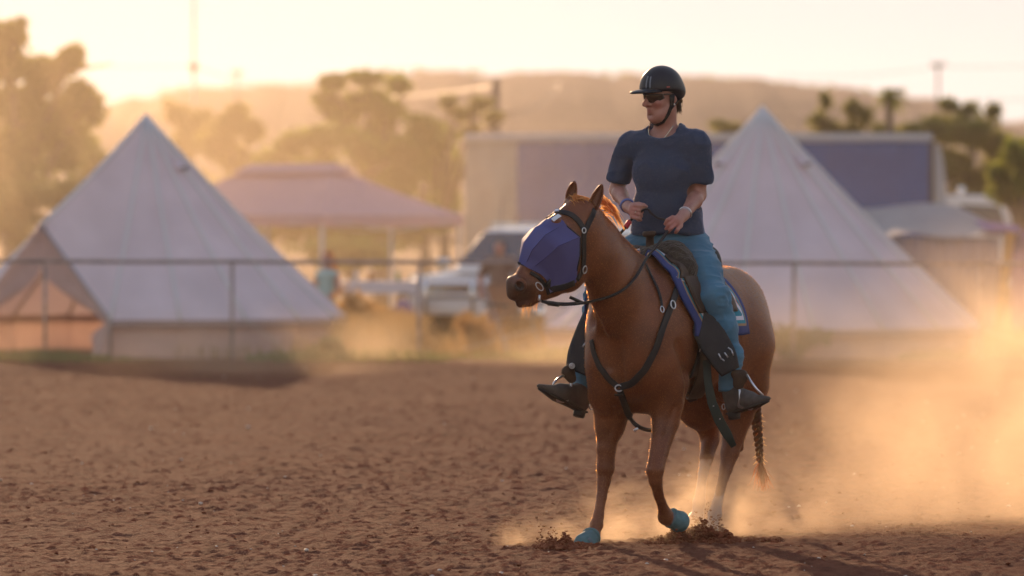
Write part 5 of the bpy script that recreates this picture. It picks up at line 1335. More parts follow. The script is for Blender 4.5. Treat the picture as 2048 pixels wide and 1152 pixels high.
# ------------------------------------------------------------------ breast collar
bc = empty('breast_collar', ROOTM, HY, 'dark leather breast collar running round the horse chest to a steel ring', 'breast collar')
hstrap('collar_strap', [(1352, 578), (1341, 611), (1326, 648), (1311, 696), (1290, 738), (1266, 764), (1243, 775)], .036, bc, .010, .007)
hstrap('collar_strap', [(1237, 775), (1220, 760), (1200, 733), (1189, 705), (1185, 680)], .030, bc, .008, .007)
hstrap('centre_strap', [(1241, 778), (1246, 795), (1254, 822), (1262, 838)], .034, bc, .008, .006)
rope('centre_strap', [hit(1262, 838, .01), Wl(1272, 850, -.28), Wl(1288, 858, -.16), Wl(1304, 860, -.05), Wl(1322, 850, .02)], .011, bc, M_LEATH)
bar(bc, Wl(1268, 862, -.3), Wl(1276, 856, -.3), .008, 'bright_clip')
ring_at('centre_ring', 1240, 776, .020, .016, .004, bc, .016); ring_at('buckle', 1341, 611, .015, .021, .0035, bc, .022)
ring_at('ring', 1322, 620, .010, .016, .003, bc, .014)
hstrap('wither_strap', [(1289, 528), (1302, 555), (1314, 578), (1321, 600), (1323, 618)], .014, bc, .008, .005)
hstrap('cross_bar', [(1231, 786), (1240, 787), (1249, 785)], .012, bc, .012, .005)

# ------------------------------------------------------------------ bell boots on the front hooves
M_BOOT = mat('teal_rubber', (.085, .165, .175), .75, noise=.25, nscale=20, bump=.3, bscale=40)
def hoof_boot(label, a, b, ra, rb, cutp, cutn, loc):
    c = (np.array(a) + np.array(b)) / 2; S = SDF(c - .11, c + .11, .005); S.cone(a, b, ra, rb, .01); S.plane(cutp, cutn, .008)
    ax = (np.array(b) - a) / np.linalg.norm(np.array(b) - a)
    V, F = S.mesh(); V = smooth_mesh(V, F, 1)
    r = empty('hoof_boot', (0, 0, 0), HY, label, 'hoof boot', 'teal bell boots on the front hooves'); r.location = ROOTM
    np_mesh('boot_shell', V, F, M_BOOT, r)
    _, u, v = basis(ax)
    pts = []
    for i in range(25):
        t = 2 * math.pi * i / 24; d = np.array(u) * math.cos(t) + np.array(v) * math.sin(t); q = S.snap((np.array(a) + d * (ra + .004))[None], .002, 4)[0]; pts.append(V3(q))
    m = MB(); m.tube(pts, .006, 6, False); m.build('boot_cuff', mat('teal_fleece', (.10, .19, .20), .9), r, True)
    q0 = S.snap(((np.array(a) * .5 + np.array(b) * .5) + VIEW * rb)[None], .002, 5)[0]; g = S.grad(q0[None])[0]; t = np.cross(g, ax); t /= np.linalg.norm(t)
    P = [S.snap((q0 + t * s * .04 - ax * .01)[None], .003, 4)[0] for s in (-1, -.5, 0, .5, 1)]
    m = MB(); m.strap([V3(p) for p in P], [V3(x) for x in S.grad(np.array(P))], .018, .004); m.build('boot_strap', mat('grey_strap', (.12, .16, .18), .8), r, True)
fd_ = Hs(1332, 1034, .15) @ np.array([FW[1], LF[1], 0])
hoof_boot('teal bell boot on the lifted front hoof', Wl(1342, 1036, fd_ + .03), Wl(1358, 1043, fd_ + .055), .046, .056, Wl(1370, 1047, fd_ + .07), Wl(1370, 1049, fd_ + .06) - Wl(1350, 1041, fd_), None)
hoof_boot('teal bell boot on the planted front hoof in flying dirt', Hs(1183, 1073, -.195), Hs(1171, 1088, -.2), .044, .060, (0, 0, .004), (0, 0, -1), None)
# ================================================================== RIDER
rider = empty('person', ROOTM, HY, 'rider in dark helmet, sunglasses, navy tee shirt and jeans, astride the horse', 'person')
fdw = np.array([-math.sin(R(52)), -math.cos(R(52))]); HF = np.array([fdw @ FW, fdw @ LF, 0.]); HU = np.array((0, 0, 1.)); HL = np.cross(HU, HF)
HC = Wl(1325, 196, .14)
tilt = R(4); HF, HU = HF * math.cos(tilt) - HU * math.sin(tilt), HU * math.cos(tilt) + HF * math.sin(tilt)
def hp(f, s, u): return HC + HF * f + HL * s + HU * u
HM3 = np.stack([HF, HL, HU])
PB = SDF((-.55, -.62, .62), (.52, .62, 2.36), .0056)
TC = (-.21, 0, 0)
# head
PB.ell(hp(-.012, 0, .052), (.098, .076, .095), .02, HM3); PB.ell(hp(.028, 0, -.012), (.068, .064, .085), .03, HM3)
PB.cone(hp(.045, .022, -.085), hp(.045, -.022, -.085), .034, .034, .03); PB.ell(hp(.070, 0, -.105), (.020, .022, .017), .018, HM3); PB.ell(hp(.074, 0, -.084), (.012, .02, .006), .012, HM3, op='cut')     # jaw, chin
PB.cone(hp(.0, .048, -.06), hp(.05, .02, -.095), .022, .02, .03); PB.cone(hp(.0, -.048, -.06), hp(.05, -.02, -.095), .022, .02, .03)
PB.cone(hp(.082, .032, .030), hp(.082, -.032, .030), .016, .016, .02)                       # brow
PB.cone(hp(.090, 0, .014), hp(.121, 0, -.026), .011, .0140, .010); PB.ell(hp(.100, .014, -.030), (.011, .008, .008), .01, HM3); PB.ell(hp(.100, -.014, -.030), (.011, .008, .008), .01, HM3)
PB.ell(hp(.066, .040, -.022), (.022, .022, .020), .02, HM3); PB.ell(hp(.066, -.040, -.022), (.022, .022, .020), .02, HM3)   # cheeks
PB.cone(hp(.084, .015, -.056), hp(.084, -.015, -.056), .0070, .0070, .014); PB.cone(hp(.081, .014, -.068), hp(.081, -.014, -.068), .0075, .0075, .014)   # lips
PB.cone(hp(.095, .022, -.0625), hp(.095, -.022, -.0625), .0042, .0042, .003, op='cut')
for s in (1, -1):
    PB.ell(hp(.086, s * .030, .010), (.014, .018, .012), .012, HM3, op='cut'); PB.ell(hp(.078, s * .030, .010), (.013, .013, .011), .004, HM3)      # eyes in their sockets
    PB.ell(hp(-.012, s * .078, .0), (.020, .010, .032), .012, HM3)
# neck, torso
PB.cone(hp(-.020, 0, -.06), (-.20, 0, 2.07), .054, .060, .04); PB.cone((-.20, -.10, 2.035), (-.20, .10, 2.035), .045, .045, .08)
for s in (1, -1): PB.cone((-.20, s * .05, 2.085), (-.20, s * .14, 2.04), .035, .035, .04)
PB.ell((-.215, 0, 1.90), (.105, .155, .18), .06); PB.ell((-.225, 0, 1.70), (.10, .145, .15), .06); PB.ell((-.25, 0, 1.52), (.125, .165, .11), .06)
# arms
rs_, re_, rw_ = Wl(1254, 289, .28), Wl(1234, 380, .31), Wl(1256, 414, .06)
ls_, le_, lw_ = Wl(1400, 289, .10), Wl(1397, 390, .13), Wl(1367, 431, -.10)
PB.chain([P4(rs_, .042), P4(rs_ * .5 + re_ * .5, .046), P4(re_, .037)], .03); PB.chain([P4(re_, .037), P4(re_ * .72 + rw_ * .28, .039), P4(rw_, .025)], .02)
PB.chain([P4(ls_, .042), P4(ls_ * .5 + le_ * .5, .046), P4(le_, .037)], .03); PB.chain([P4(le_, .037), P4(le_ * .72 + lw_ * .28, .039), P4(lw_, .025)], .02)
# right hand : fist round the rein, thumb along the top
rk = Wl(1271, 424, -.015)
PB.cone(rw_, Wl(1268, 422, .0), .027, .031, .02); PB.cone(Wl(1267, 414, -.015), Wl(1266, 432, -.02), .019, .016, .014)
for i in range(4):
    a, b, c, d = Wl(1268 - i * 1.2, 411 + i * 7.6, -.028), Wl(1281 - i * 1.4, 412.5 + i * 8.2, -.052), Wl(1286 - i * 1.6, 417 + i * 7.6, -.040), Wl(1279 - i * 1.0, 420 + i * 6.8, -.018)
    PB.chain([P4(a, .0105), P4(b, .0098), P4(c, .0088), P4(d, .0078)], .004)
PB.chain([P4(Wl(1265, 410, -.01), .014), P4(Wl(1277, 408, -.03), .0112), P4(Wl(1287, 410, -.045), .0098), P4(Wl(1293, 413, -.055), .0085)], .006)
# left hand : fingers hanging over the rein
PB.cone(lw_, Wl(1354, 443, -.145), .027, .030, .02); PB.cone(Wl(1346, 438, -.155), Wl(1360, 452, -.15), .017, .016, .014)
for a, b, c in (((1345, 434), (1335, 440), (1330, 448)), ((1349, 440), (1338, 449), (1332, 457.5)), ((1353, 447), (1342, 457), (1336, 464.5)), ((1360, 453), (1355, 460), (1351, 465))):
    PB.chain([P4(Wl(*a, -.165), .0108), P4(Wl(*b, -.185), .0100), P4(Wl(*c, -.172), .0086)], .004)
PB.chain([P4(Wl(1352, 438, -.13), .013), P4(Wl(1343, 440, -.125), .0108), P4(Wl(1335, 446, -.135), .009)], .006)
# legs (under the jeans)
LEGL = [P4(Wl(1386, 497, .17), .098), P4(Wl(1406, 543, .02), .088), P4(Wl(1427, 594, -.12), .070), P4(Wl(1447, 655, -.11), .064), P4(Wl(1463, 712, -.10), .050), P4(Wl(1459, 770, -.09), .040)]
LEGR = [P4(Wl(1285, 495, .27), .098), P4((-.12, -.235, 1.425), .088), P4((-.01, -.285, 1.28), .070), P4(Wl(1184, 660, .12), .062), P4(Wl(1173, 715, .10), .050), P4(Wl(1166, 765, .09), .040)]
PB.chain([(*p[:3], p[3] * .88) for p in LEGL], .03); PB.chain([(*p[:3], p[3] * .88) for p in LEGR], .03)
V_, F_ = PB.mesh(); V_ = smooth_mesh(V_, F_, 1)
M_SKIN = bpy.data.materials.new('skin'); M_SKIN.use_nodes = True
def skin_nodes():
    t = M_SKIN.node_tree; p = t.nodes['Principled BSDF']; L = t.links.new; p.inputs['Roughness'].default_value = .45
    p.inputs['Subsurface Weight'].default_value = .15; p.inputs['Subsurface Radius'].default_value = (.02, .008, .004); p.inputs['Subsurface Scale'].default_value = .5
    tc = t.nodes.new('ShaderNodeTexCoord'); n = t.nodes.new('ShaderNodeTexNoise'); n.inputs['Scale'].default_value = 24; n.inputs['Detail'].default_value = 5; L(tc.outputs['Object'], n.inputs['Vector'])
    r = t.nodes.new('ShaderNodeValToRGB'); r.color_ramp.elements[0].position = .3; r.color_ramp.elements[1].position = .7; r.color_ramp.elements[0].color = (.33, .145, .105, 1); r.color_ramp.elements[1].color = (.44, .21, .155, 1); L(n.outputs['Fac'], r.inputs[0])
    cur = r.outputs[0]
    for nm, col in (('lips', (.32, .09, .075)), ('flush', (.42, .13, .10)), ('tan', (.52, .30, .24))):
        a = t.nodes.new('ShaderNodeAttribute'); a.attribute_name = nm; mx = t.nodes.new('ShaderNodeMix'); mx.data_type = 'RGBA'; mx.inputs['B'].default_value = (*col, 1); L(a.outputs['Fac'], mx.inputs['Factor']); L(cur, mx.inputs['A']); cur = mx.outputs['Result']
    L(cur, p.inputs['Base Color'])
skin_nodes()
pb = np_mesh('body', V_, F_, M_SKIN, rider)
dl = np.abs((V_ - hp(.086, 0, -.062)) @ HM3.T); attr(pb, 'lips', np.clip(1.6 - 1.6 * np.sqrt((dl[:, 0] / .03) ** 2 + (dl[:, 1] / .023) ** 2 + (dl[:, 2] / .014) ** 2), 0, 1) * .7)
fl_ = sum(sst(-np.linalg.norm(V_ - hp(*q), axis=1), -r, -r * .3) for q, r in (((.07, .045, -.025), .03), ((.07, -.045, -.025), .03), ((.118, 0, -.025), .022)))
for hc, r in ((rk, .06), (Wl(1343, 450, -.165), .06)): fl_ = fl_ + sst(-np.linalg.norm(V_ - hc, axis=1), -r, -r * .5)
attr(pb, 'flush', np.clip(fl_, 0, 1) * .55)
attr(pb, 'tan', np.clip(sst(-np.linalg.norm(V_ - rw_, axis=1), -.05, -.02) + sst(-np.linalg.norm(V_ - lw_, axis=1), -.05, -.02), 0, 1) * .5)

fuzz('arm_hair', V_, F_, 26000, .004, .0003, hair_mat('arm_down', (.5, .32, .25), (1, .8, .65), .6, .5), rider, (0, 0, -.4), 61, lambda P: (P[:, 2] < 2.0) & (P[:, 2] > 1.55) & (np.minimum(np.linalg.norm(P - re_, axis=1), np.linalg.norm(P - le_, axis=1)) < .26) & ((np.abs(P[:, 1]) > .15) | (P[:, 0] > -.02)))
# ---- tee shirt
SH = SDF((-.52, -.46, 1.42), (.12, .46, 2.22), .0062)
SH.ell((-.215, 0, 1.91), (.126, .166, .19), .05)
for s in (1, -1): SH.cone((-.20, s * .065, 2.090), (-.20, s * .17, 2.030), .048, .056, .04)
SH.cone((-.20, -.14, 2.035), (-.20, .14, 2.035), .060, .060, .06); SH.cone((-.20, 0, 2.06), (-.20, 0, 2.115), .090, .078, .05)
SH.ell((-.220, 0, 1.74), (.134, .164, .17), .05); SH.cone((-.235, 0, 1.66), (-.24, 0, 1.52), .184, .200, .04, ((1, 0, 0), .82))
SH.ell((-.135, 0, 1.90), (.06, .14, .08), .06)
def sleeve(s, e, f0=.63, r1=.066):
    q = s * (1 - f0) + e * f0; out = q * 1.0; SH.cone(s * .97 + np.array((-.20, 0, 2.0)) * .03, q, .061, r1, .04); return q, (e - s)
def cutsleeve(s, e, f0, tiltv): pass
qr, dr = sleeve(rs_ + np.array((0, -.0, 0)), re_, .74, .061); ql, dl_ = sleeve(ls_, le_, .66)
def flat_end(q, d, r=.105):
    """square off a sleeve end: take away everything past the hem, near the sleeve only"""
    d = d / np.linalg.norm(d); c = q + d * .085; SH.cone(c - np.cross(d, (1, 0, 0)) * .001, c, .0855, .0855, .006, (d, .99), op='cut')
flat_end(qr, dr); flat_end(ql, dl_)
SH.plane((0, 0, 1.595), (.10, 0, -1), .01)
SH.ell((-.155, 0, 2.135), (.085, .090, .075), .012, None, op='cut'); SH.cone((-.20, 0, 2.11), (-.20, 0, 2.24), .071, .085, .01, op='cut')
V_, F_ = SH.mesh(); V_ = smooth_mesh(V_, F_, 2)
def folds(V, F, amp, sc_, seed, dirs=(1, 1, 1)):
    me = bpy.data.meshes.new('tmp'); me.from_pydata(V.tolist(), [], F.tolist()); N = np.zeros((len(V), 3)); me.vertices.foreach_get('normal', (b := np.zeros(len(V) * 3, np.float32))); N = b.reshape(-1, 3); bpy.data.meshes.remove(me)
    x, y, z = (V[:, k] * sc_ * dirs[k] for k in range(3))
    wx = vnoise(x * .5, y * .5, z * .5, seed + 5) * 2.2; n = vnoise(x + wx, y + wx, z, seed); rdg = 1 - np.abs(n - .5) * 2
    return V + N * ((rdg ** 3 - .25) * amp)[:, None]
V_ = folds(V_, F_, .013, 6, 4, (1, 1, .75)); V_ = folds(V_, F_, .005, 13, 8, (.8, .8, 1.2))
M_TEE = mat('navy_cotton', (.030, .050, .092), .9, noise=.08, nscale=30, bump=.2, bscale=350, sheen=.35, sheen_tint=(.7, .75, 1))
np_mesh('tee_shirt', V_, F_, M_TEE, rider)
fuzz('cotton_lint', V_, F_, 30000, .0026, .0003, hair_mat('lint', (.04, .055, .10), (.8, .7, .75), .5, .5), rider, (0, 0, -.2), 62)
m = MB(); cp = []
for i in range(41):
    a = 2 * math.pi * i / 40; d = np.array((math.cos(a) * .082 + .018, math.sin(a) * .088, 0)); p = np.array((-.185, 0, 2.105 - .030 * math.cos(a))) + d; cp.append(V3(SH.snap(p[None], .001, 8)[0]))
for _ in range(2): cp = [(cp[i - 1] + cp[i] * 2 + cp[(i + 1) % 40]) / 4 for i in range(40)] ; cp = cp + [cp[0]]
m.tube(cp, .0065, 6, False); m.build('collar', M_TEE, rider, True)

# ---- jeans
JN = SDF((-.55, -.62, .64), (.42, .62, 1.62), .0065)
JN.ell((-.25, 0, 1.53), (.145, .185, .115), .05); JN.chain(LEGL, .04); JN.chain(LEGR, .04)
JN.cone(Wl(1463, 712, -.10), Wl(1456, 780, -.085), .052, .050, .03); JN.cone(Wl(1173, 715, .10), Wl(1167, 782, .09), .052, .050, .03)
JN.plane((0, 0, 1.60), (0, 0, 1), .01)
hz_ = Wl(1455, 783, -.085)[2]; JN.plane((0, 0, hz_), (0, 0, -1), .01)
V_, F_ = JN.mesh(); V_ = smooth_mesh(V_, F_, 2)
kn = np.exp(-((V_[:, 2] - 1.25) / .12) ** 2) + .5 * np.exp(-((V_[:, 2] - 1.52) / .06) ** 2) + .25
Vf = folds(V_, F_, .012, 13, 14, (.7, .7, 2.2)); V_ = V_ + (Vf - V_) * np.clip(kn, 0, 1.2)[:, None]; V_ = folds(V_, F_, .005, 22, 19, (.8, .8, 1.4))
M_DENIM = mat('denim', (.043, .138, .220), .85, col2=(.075, .200, .29), nscale=7, bump=.25, bscale=300, sheen=.2)
np_mesh('jeans', V_, F_, M_DENIM, rider)

# ---- boots
M_BOOTL = mat('boot_suede', (.085, .070, .060), .75, noise=.25, nscale=20, bump=.2, bscale=60)
M_SOLE = mat('boot_sole', (.03, .024, .02), .7)
def boot(ank, heel, ball, toe, up):
    ank, heel, ball, toe = (np.array(q) for q in (ank, heel, ball, toe)); P = np.array([ank, heel, ball, toe]); S = SDF(P.min(0) - .1, P.max(0) + .1, .006)
    S.chain([P4(ank, .044), P4(ank * .4 + heel * .6, .040), P4(heel, .036)], .02); S.cone(ank * .6 + heel * .4, ball + np.array((0, 0, .012)), .038, .038, .03); S.cone(heel, ball, .034, .036, .02); S.cone(ball, toe, .038, .012, .02)
    V, F = S.mesh(); b = np_mesh('boot', smooth_mesh(V, F, 2), F, M_BOOTL, rider)
    d = (ball - heel); d = d / np.linalg.norm(d); dn = np.array((0, 0, -1.)); sd = np.cross(d, dn); sd /= np.linalg.norm(sd); dn = np.cross(sd, d)
    path = [heel + dn * .034 - d * .03, heel + dn * .036 + d * .03, heel * .5 + ball * .5 + dn * .036, ball + dn * .038, ball * .5 + toe * .5 + dn * .024, toe + dn * .012]
    m = MB(); m.strap([V3(p) for p in path], V3(-dn), [.06, .055, .055, .075, .05, .012], .010); m.build('sole', M_SOLE, b, True)
    m = MB(); c = heel + dn * .052; m.tube([V3(c - dn * .02), V3(c + dn * .016)], [.034, .030], 12); m.build('heel', M_SOLE, b, True)
    m = MB(); q = heel - d * .04 + np.array((0, 0, .01)); m.tube([V3(q), V3(q - d * .03 - dn * -.004)], .005, 6); m.ring(V3(q - d * .042), V3(sd), .014, .003); m.build('spur', M_STEEL, b, True)
boot(Wl(1461, 765, -.085), Wl(1466, 812, -.09), Wl(1500, 802, -.21), Wl(1537, 797, -.31), None)
boot(Wl(1166, 768, .09), Wl(1163, 808, .07), Wl(1120, 786, -.06), Wl(1078, 772, -.16), None)

# ---- helmet
M_HELM = mat('matt_black_shell', (.010, .012, .018), .42, noise=.1, nscale=30, spec=.35)
HE = SDF(HC - .32, HC + .32, .0062)
HE.ell(hp(.004, 0, .050), (.120, .106, .118), .0, HM3); HE.plane(hp(0, 0, .036), -HU, .012)
HE.ell(hp(-.042, 0, .018), (.080, .096, .075), .03, HM3); HE.ell(hp(.05, 0, -.05), (.105, .16, .085), .012, HM3, op='cut'); HE.ell(hp(0, 0, .0), (.098, .080, .098), .004, HM3, op='cut'); HE.plane(hp(0, 0, -.040), -HU * .9 - HF * .42, .01)
V_, F_ = HE.mesh(); hel = np_mesh('helmet', smooth_mesh(V_, F_, 2), F_, M_HELM, rider)
HV = SDF(HC - .32, HC + .32, .006); HV.ell(hp(.100, 0, .036), (.092, .088, .018), .0, HM3); HV.ell(hp(.085, 0, .008), (.14, .12, .030), .004, HM3, op='cut'); HV.ell(hp(-.01, 0, .04), (.112, .095, .1), .004, HM3, op='cut')
V_, F_ = HV.mesh(); np_mesh('visor', smooth_mesh(V_, F_, 2), F_, M_HELM, hel)
for s in (.045, .020):
    pts = []
    for i in range(9):
        u = .055 + .075 * i / 8; f = .12; p = hp(f, s, u); p = HE.snap(p[None], .0012, 8)[0]; pts.append(V3(p))
    m = MB(); m.strap(pts, [V3(x) for x in HE.grad(np.array([tuple(p) for p in pts]))], .007, .002); m.build('vent_slot', mat('slot_grey', (.16, .18, .21), .5), hel, True)
c = HE.snap(hp(.045, .12, .058)[None], .001, 8)[0]; g_ = HE.grad(c[None])[0]; m = MB(); m.strap([V3(c - HF * .012), V3(c), V3(c + HF * .012)], V3(g_), .007, .002); m.build('red_emblem', mat('red_print', (.30, .05, .045), .5), hel)
def face_strap(pts, wd=.018):
    Q = np.array([hp(*p) for p in pts]); Qs = PB.snap(Q, .004, 5); return [V3(q) for q in Qs], [V3(n) for n in PB.grad(Qs)]
fs_ = [(0.005, .085, .02), (.004, .082, -.015), (.006, .075, -.045), (.022, .060, -.080), (.040, .035, -.112), (.046, 0, -.125), (.040, -.035, -.112), (.022, -.060, -.080), (.006, -.075, -.045), (.004, -.085, .02)]
p, n_ = face_strap(fs_); m = MB(); m.strap(p, n_, [.030, .024, .020, .018, .017, .017, .017, .018, .02, .03], .005); m.build('chin_strap', M_LEATH, hel, True)
p, n_ = face_strap([(-.055, .07, .0), (-.035, .078, -.02), (-.01, .078, -.04), (.010, .072, -.055)]); m = MB(); m.strap(p, n_, .016, .004); m.build('chin_strap', M_LEATH, hel, True)
# ---- sunglasses
sgl = MB(); M_LENS = mat('dark_lens', (.020, .014, .012), .08, spec=.9); M_FR = mat('brown_frame', (.055, .030, .026), .3)
fr = MB(); browp = []
for i in range(25):
    s = -1 + 2 * i / 24; browp.append(V3(hp(.111 - .058 * s * s, s * .076, .024 - .004 * s * s)))
fr.tube(browp, .0042, 6); 
for s in (1, -1): fr.tube([V3(hp(.053, s * .076, .020)), V3(hp(.0, s * .084, .018)), V3(hp(-.03, s * .084, .010))], [.0055, .004, .003], 6)
fro = fr.build('sunglasses', M_FR, rider, True)
for s in (1, -1):
    m = MB(); vs = []; NU, NV = 12, 8
    for i in range(NU + 1):
        for j in range(NV + 1):
            u = .07 + .93 * i / NU; x = s * u * .075; v = j / NV; lowd = .043 * (1 - .55 * max(0, (u - .5) / .5) ** 1.5 - .45 * max(0, (.3 - u) / .3) ** 1.5) ; uu = .024 - .004 * u * u - v * lowd
            vs.append(V3(hp(.1125 - .058 * u * u - .008 * v * v, x, uu)))
    m.add(vs, [(i * (NV + 1) + j, (i + 1) * (NV + 1) + j, (i + 1) * (NV + 1) + j + 1, i * (NV + 1) + j + 1) for i in range(NU) for j in range(NV)]); o = m.build('lens', M_LENS, fro, True); sm = o.modifiers.new('t', 'SOLIDIFY'); sm.thickness = .002
# ---- hair below the helmet, earring, necklace, bracelets, ring
M_HAIR = mat('brown_hair', (.085, .050, .028), .5, transl=.25, tcol=(.5, .28, .12))
hr = MB()
for i in range(260):
    rs = random.Random(i + 9); a = hp(rs.uniform(-.095, -.03), rs.uniform(-.074, .074), rs.uniform(-.035, .0)); a = PB.snap(a[None], .002, 6)[0]
    b = a + HU * -rs.uniform(.02, .06) - HF * rs.uniform(.0, .028) + HL * rs.gauss(0, .008); hr.tube([V3(a), V3((a + b) / 2) + V3(HL) * rs.uniform(-.006, .006) - V3(HF) * .006, V3(b)], [.002, .0018, .0006], 3, False)
hr.build('hair', M_HAIR, rider, True)
m = MB(); m.ball(PB.snap(hp(-.008, .085, -.038)[None], .003, 5)[0], (.0055,) * 3, 8, 6); m.build('earring', mat('pearl', (.8, .78, .75), .2), rider, True)
nk = []
for q in ((1302, 242), (1297, 258), (1298, 270), (1303, 281), (1311, 289), (1318, 289), (1327, 279), (1336, 266), (1346, 252)):
    p0 = trace(CAML, Wl(*q, 0) - CAML, SH, off=.013); p1 = trace(CAML, Wl(*q, 0) - CAML, PB, off=.004)
    c_ = [p for p in (p0, p1) if p is not None]; nk.append(V3(min(c_, key=lambda p: np.linalg.norm(p - CAML))))
M_SILV = mat('pale_gold', (.72, .62, .45), .25, 1.)
m = MB(); Q = []
for i in range(len(nk) - 1): Q += [nk[i].lerp(nk[i + 1], t / 3) for t in range(3)]
Q.append(nk[-1])
for _ in range(2): Q = [Q[0]] + [(Q[i - 1] + Q[i] * 2 + Q[i + 1]) / 4 for i in range(1, len(Q) - 1)] + [Q[-1]]
m.tube(Q, .0030, 6); m.build('necklace', M_SILV, rider, True)
def bangle(name, w0, e0, t, r, rad, m_, n=1):
    d = (np.array(e0) - w0); L_ = np.linalg.norm(d); d /= L_; m = MB()
    for i in range(n): m.ring(np.array(w0) + d * (t + i * .007), d, r, rad)
    m.build(name, m_, rider, True)
bangle('bracelet', lw_, le_, .020, .033, .0028, mat('silver_bangle', (.75, .75, .76), .2, 1.)); bangle('bracelet', lw_, le_, .032, .0345, .0024, mat('silver_bangle_2', (.75, .74, .72), .3, 1.))
bangle('beaded_bracelet', rw_, re_, .018, .0345, .0045, mat('blue_beads', (.10, .14, .36), .4), 2)
m = MB(); m.ring(Wl(1273, 425.5, -.043), Wl(1281, 428, -.052) - Wl(1266, 426, -.03), .0112, .0022); m.build('finger_ring', M_SILV, rider, True)
# ================================================================== HAZE AND DUST
def vol_mat(name, col, dens, aniso):
    m = bpy.data.materials.new(name); m.use_nodes = True; t = m.node_tree; t.nodes.clear()
    out = t.nodes.new('ShaderNodeOutputMaterial'); v = t.nodes.new('ShaderNodeVolumePrincipled')
    v.inputs['Color'].default_value = (*col, 1); v.inputs['Density'].default_value = dens; v.inputs['Anisotropy'].default_value = aniso
    t.links.new(v.outputs[0], out.inputs['Volume']); return m, t, v
HM, _, _ = vol_mat('haze_air', (.97, .95, .93), .000105, .70)
hz = MB(); hz.box((0, 520, 16), (1500, 1190, 36)); o = hz.build('haze', HM); tag(o, kind='stuff')   # z -2 .. 34

def dust(name, label, lo, hi, blobs, dens, col=(.95, .77, .55), aniso=.62, scale=1.0, thr=.38, detail=3.):
    """dust: soft blobs of density broken up by noise. blobs: (centre, radii, weight)"""
    m, t, v = vol_mat(name + '_air', col, 0., aniso); L = t.links.new
    tc = t.nodes.new('ShaderNodeTexCoord'); acc = None
    for (c, r, wt) in blobs:
        mp = t.nodes.new('ShaderNodeMapping'); mp.vector_type = 'POINT'
        mp.inputs['Scale'].default_value = tuple(1 / q for q in r); mp.inputs['Location'].default_value = tuple(-a / q for a, q in zip(c, r))
        gr = t.nodes.new('ShaderNodeTexGradient'); gr.gradient_type = 'QUADRATIC_SPHERE'
        L(tc.outputs['Object'], mp.inputs[0]); L(mp.outputs[0], gr.inputs[0])
        mu = t.nodes.new('ShaderNodeMath'); mu.operation = 'MULTIPLY'; mu.inputs[1].default_value = wt; L(gr.outputs['Fac'], mu.inputs[0])
        if acc is None: acc = mu
        else:
            ad = t.nodes.new('ShaderNodeMath'); ad.operation = 'ADD'; L(acc.outputs[0], ad.inputs[0]); L(mu.outputs[0], ad.inputs[1]); acc = ad
    n = t.nodes.new('ShaderNodeTexNoise'); n.inputs['Scale'].default_value = scale; n.inputs['Detail'].default_value = detail; n.inputs['Distortion'].default_value = .4
    L(tc.outputs['Object'], n.inputs['Vector'])
    mr = t.nodes.new('ShaderNodeMapRange'); mr.inputs['From Min'].default_value = thr; mr.inputs['From Max'].default_value = thr + .32; mr.clamp = True
    mr.inputs['To Min'].default_value = .06
    L(n.outputs['Fac'], mr.inputs['Value'])
    mu = t.nodes.new('ShaderNodeMath'); mu.operation = 'MULTIPLY'; L(acc.outputs[0], mu.inputs[0]); L(mr.outputs[0], mu.inputs[1])
    m2 = t.nodes.new('ShaderNodeMath'); m2.operation = 'MULTIPLY'; m2.inputs[1].default_value = dens; L(mu.outputs[0], m2.inputs[0]); L(m2.outputs[0], v.inputs['Density'])
    b = MB(); c = [(p + q) / 2 for p, q in zip(lo, hi)]; b.box(c, [q - p for p, q in zip(lo, hi)]); o = b.build(name, m); tag(o, label, kind='stuff'); return o
# plume kicked up behind the horse
dust('dust_cloud', 'golden dust plume drifting off behind the horse', (.75, 27.9, .004), (6.4, 34.0, 2.4),
     [((1.30, 29.8, .10), (.8, .9, .42), 1.7), ((2.0, 30.4, .25), (1.3, 1.6, .75), .85), ((3.0, 31.0, .58), (1.9, 2.2, 1.4), 2.0), ((4.6, 31.4, .65), (2.3, 2.4, 1.8), 1.9)], .55, scale=1.7, thr=.37, detail=6.)
dust('hoof_dust', 'low puffs of dust around the front hooves', (-.3, 28.0, .004), (1.7, 30.0, .75),
     [((.28, 29.15, .04), (.32, .3, .22), 1.2), ((.62, 29.2, .06), (.5, .4, .34), 1.7), ((1.05, 29.6, .12), (.45, .5, .4), 2.0), ((.05, 28.85, .03), (.22, .2, .16), 2.2)], 2.3, scale=5, thr=.42, detail=6.)
# dust hanging over the camp, thickest toward the sun side
dust('dust_bank', 'warm dust hanging low over the camp and the trees behind it', (-26, 69.0, .0), (26, 140, 12),
     [((-12, 100, .5), (18, 40, 11), 2.5), ((-3, 96, 0), (14, 34, 8), .45), ((8, 96, 0), (16, 34, 6.), .20)], .010, scale=.12, thr=.28, detail=2.)
dust('fence_dust', 'dust drifting along the fence in front of the tents', (-9, 58.2, .03), (9, 71.0, 1.9),
     [((-4.6, 68, .2), (2.6, 4, .9), .8), ((-1.6, 69.5, .1), (1.2, 2.5, .8), 1.6), ((.6, 67.5, .1), (2.2, 4, 1.0), 1.0), ((4.6, 66, .2), (4.4, 5, 1.4), 1.25), ((-2.9, 63, .1), (2.4, 4.5, .8), .9)], .20, scale=.7)
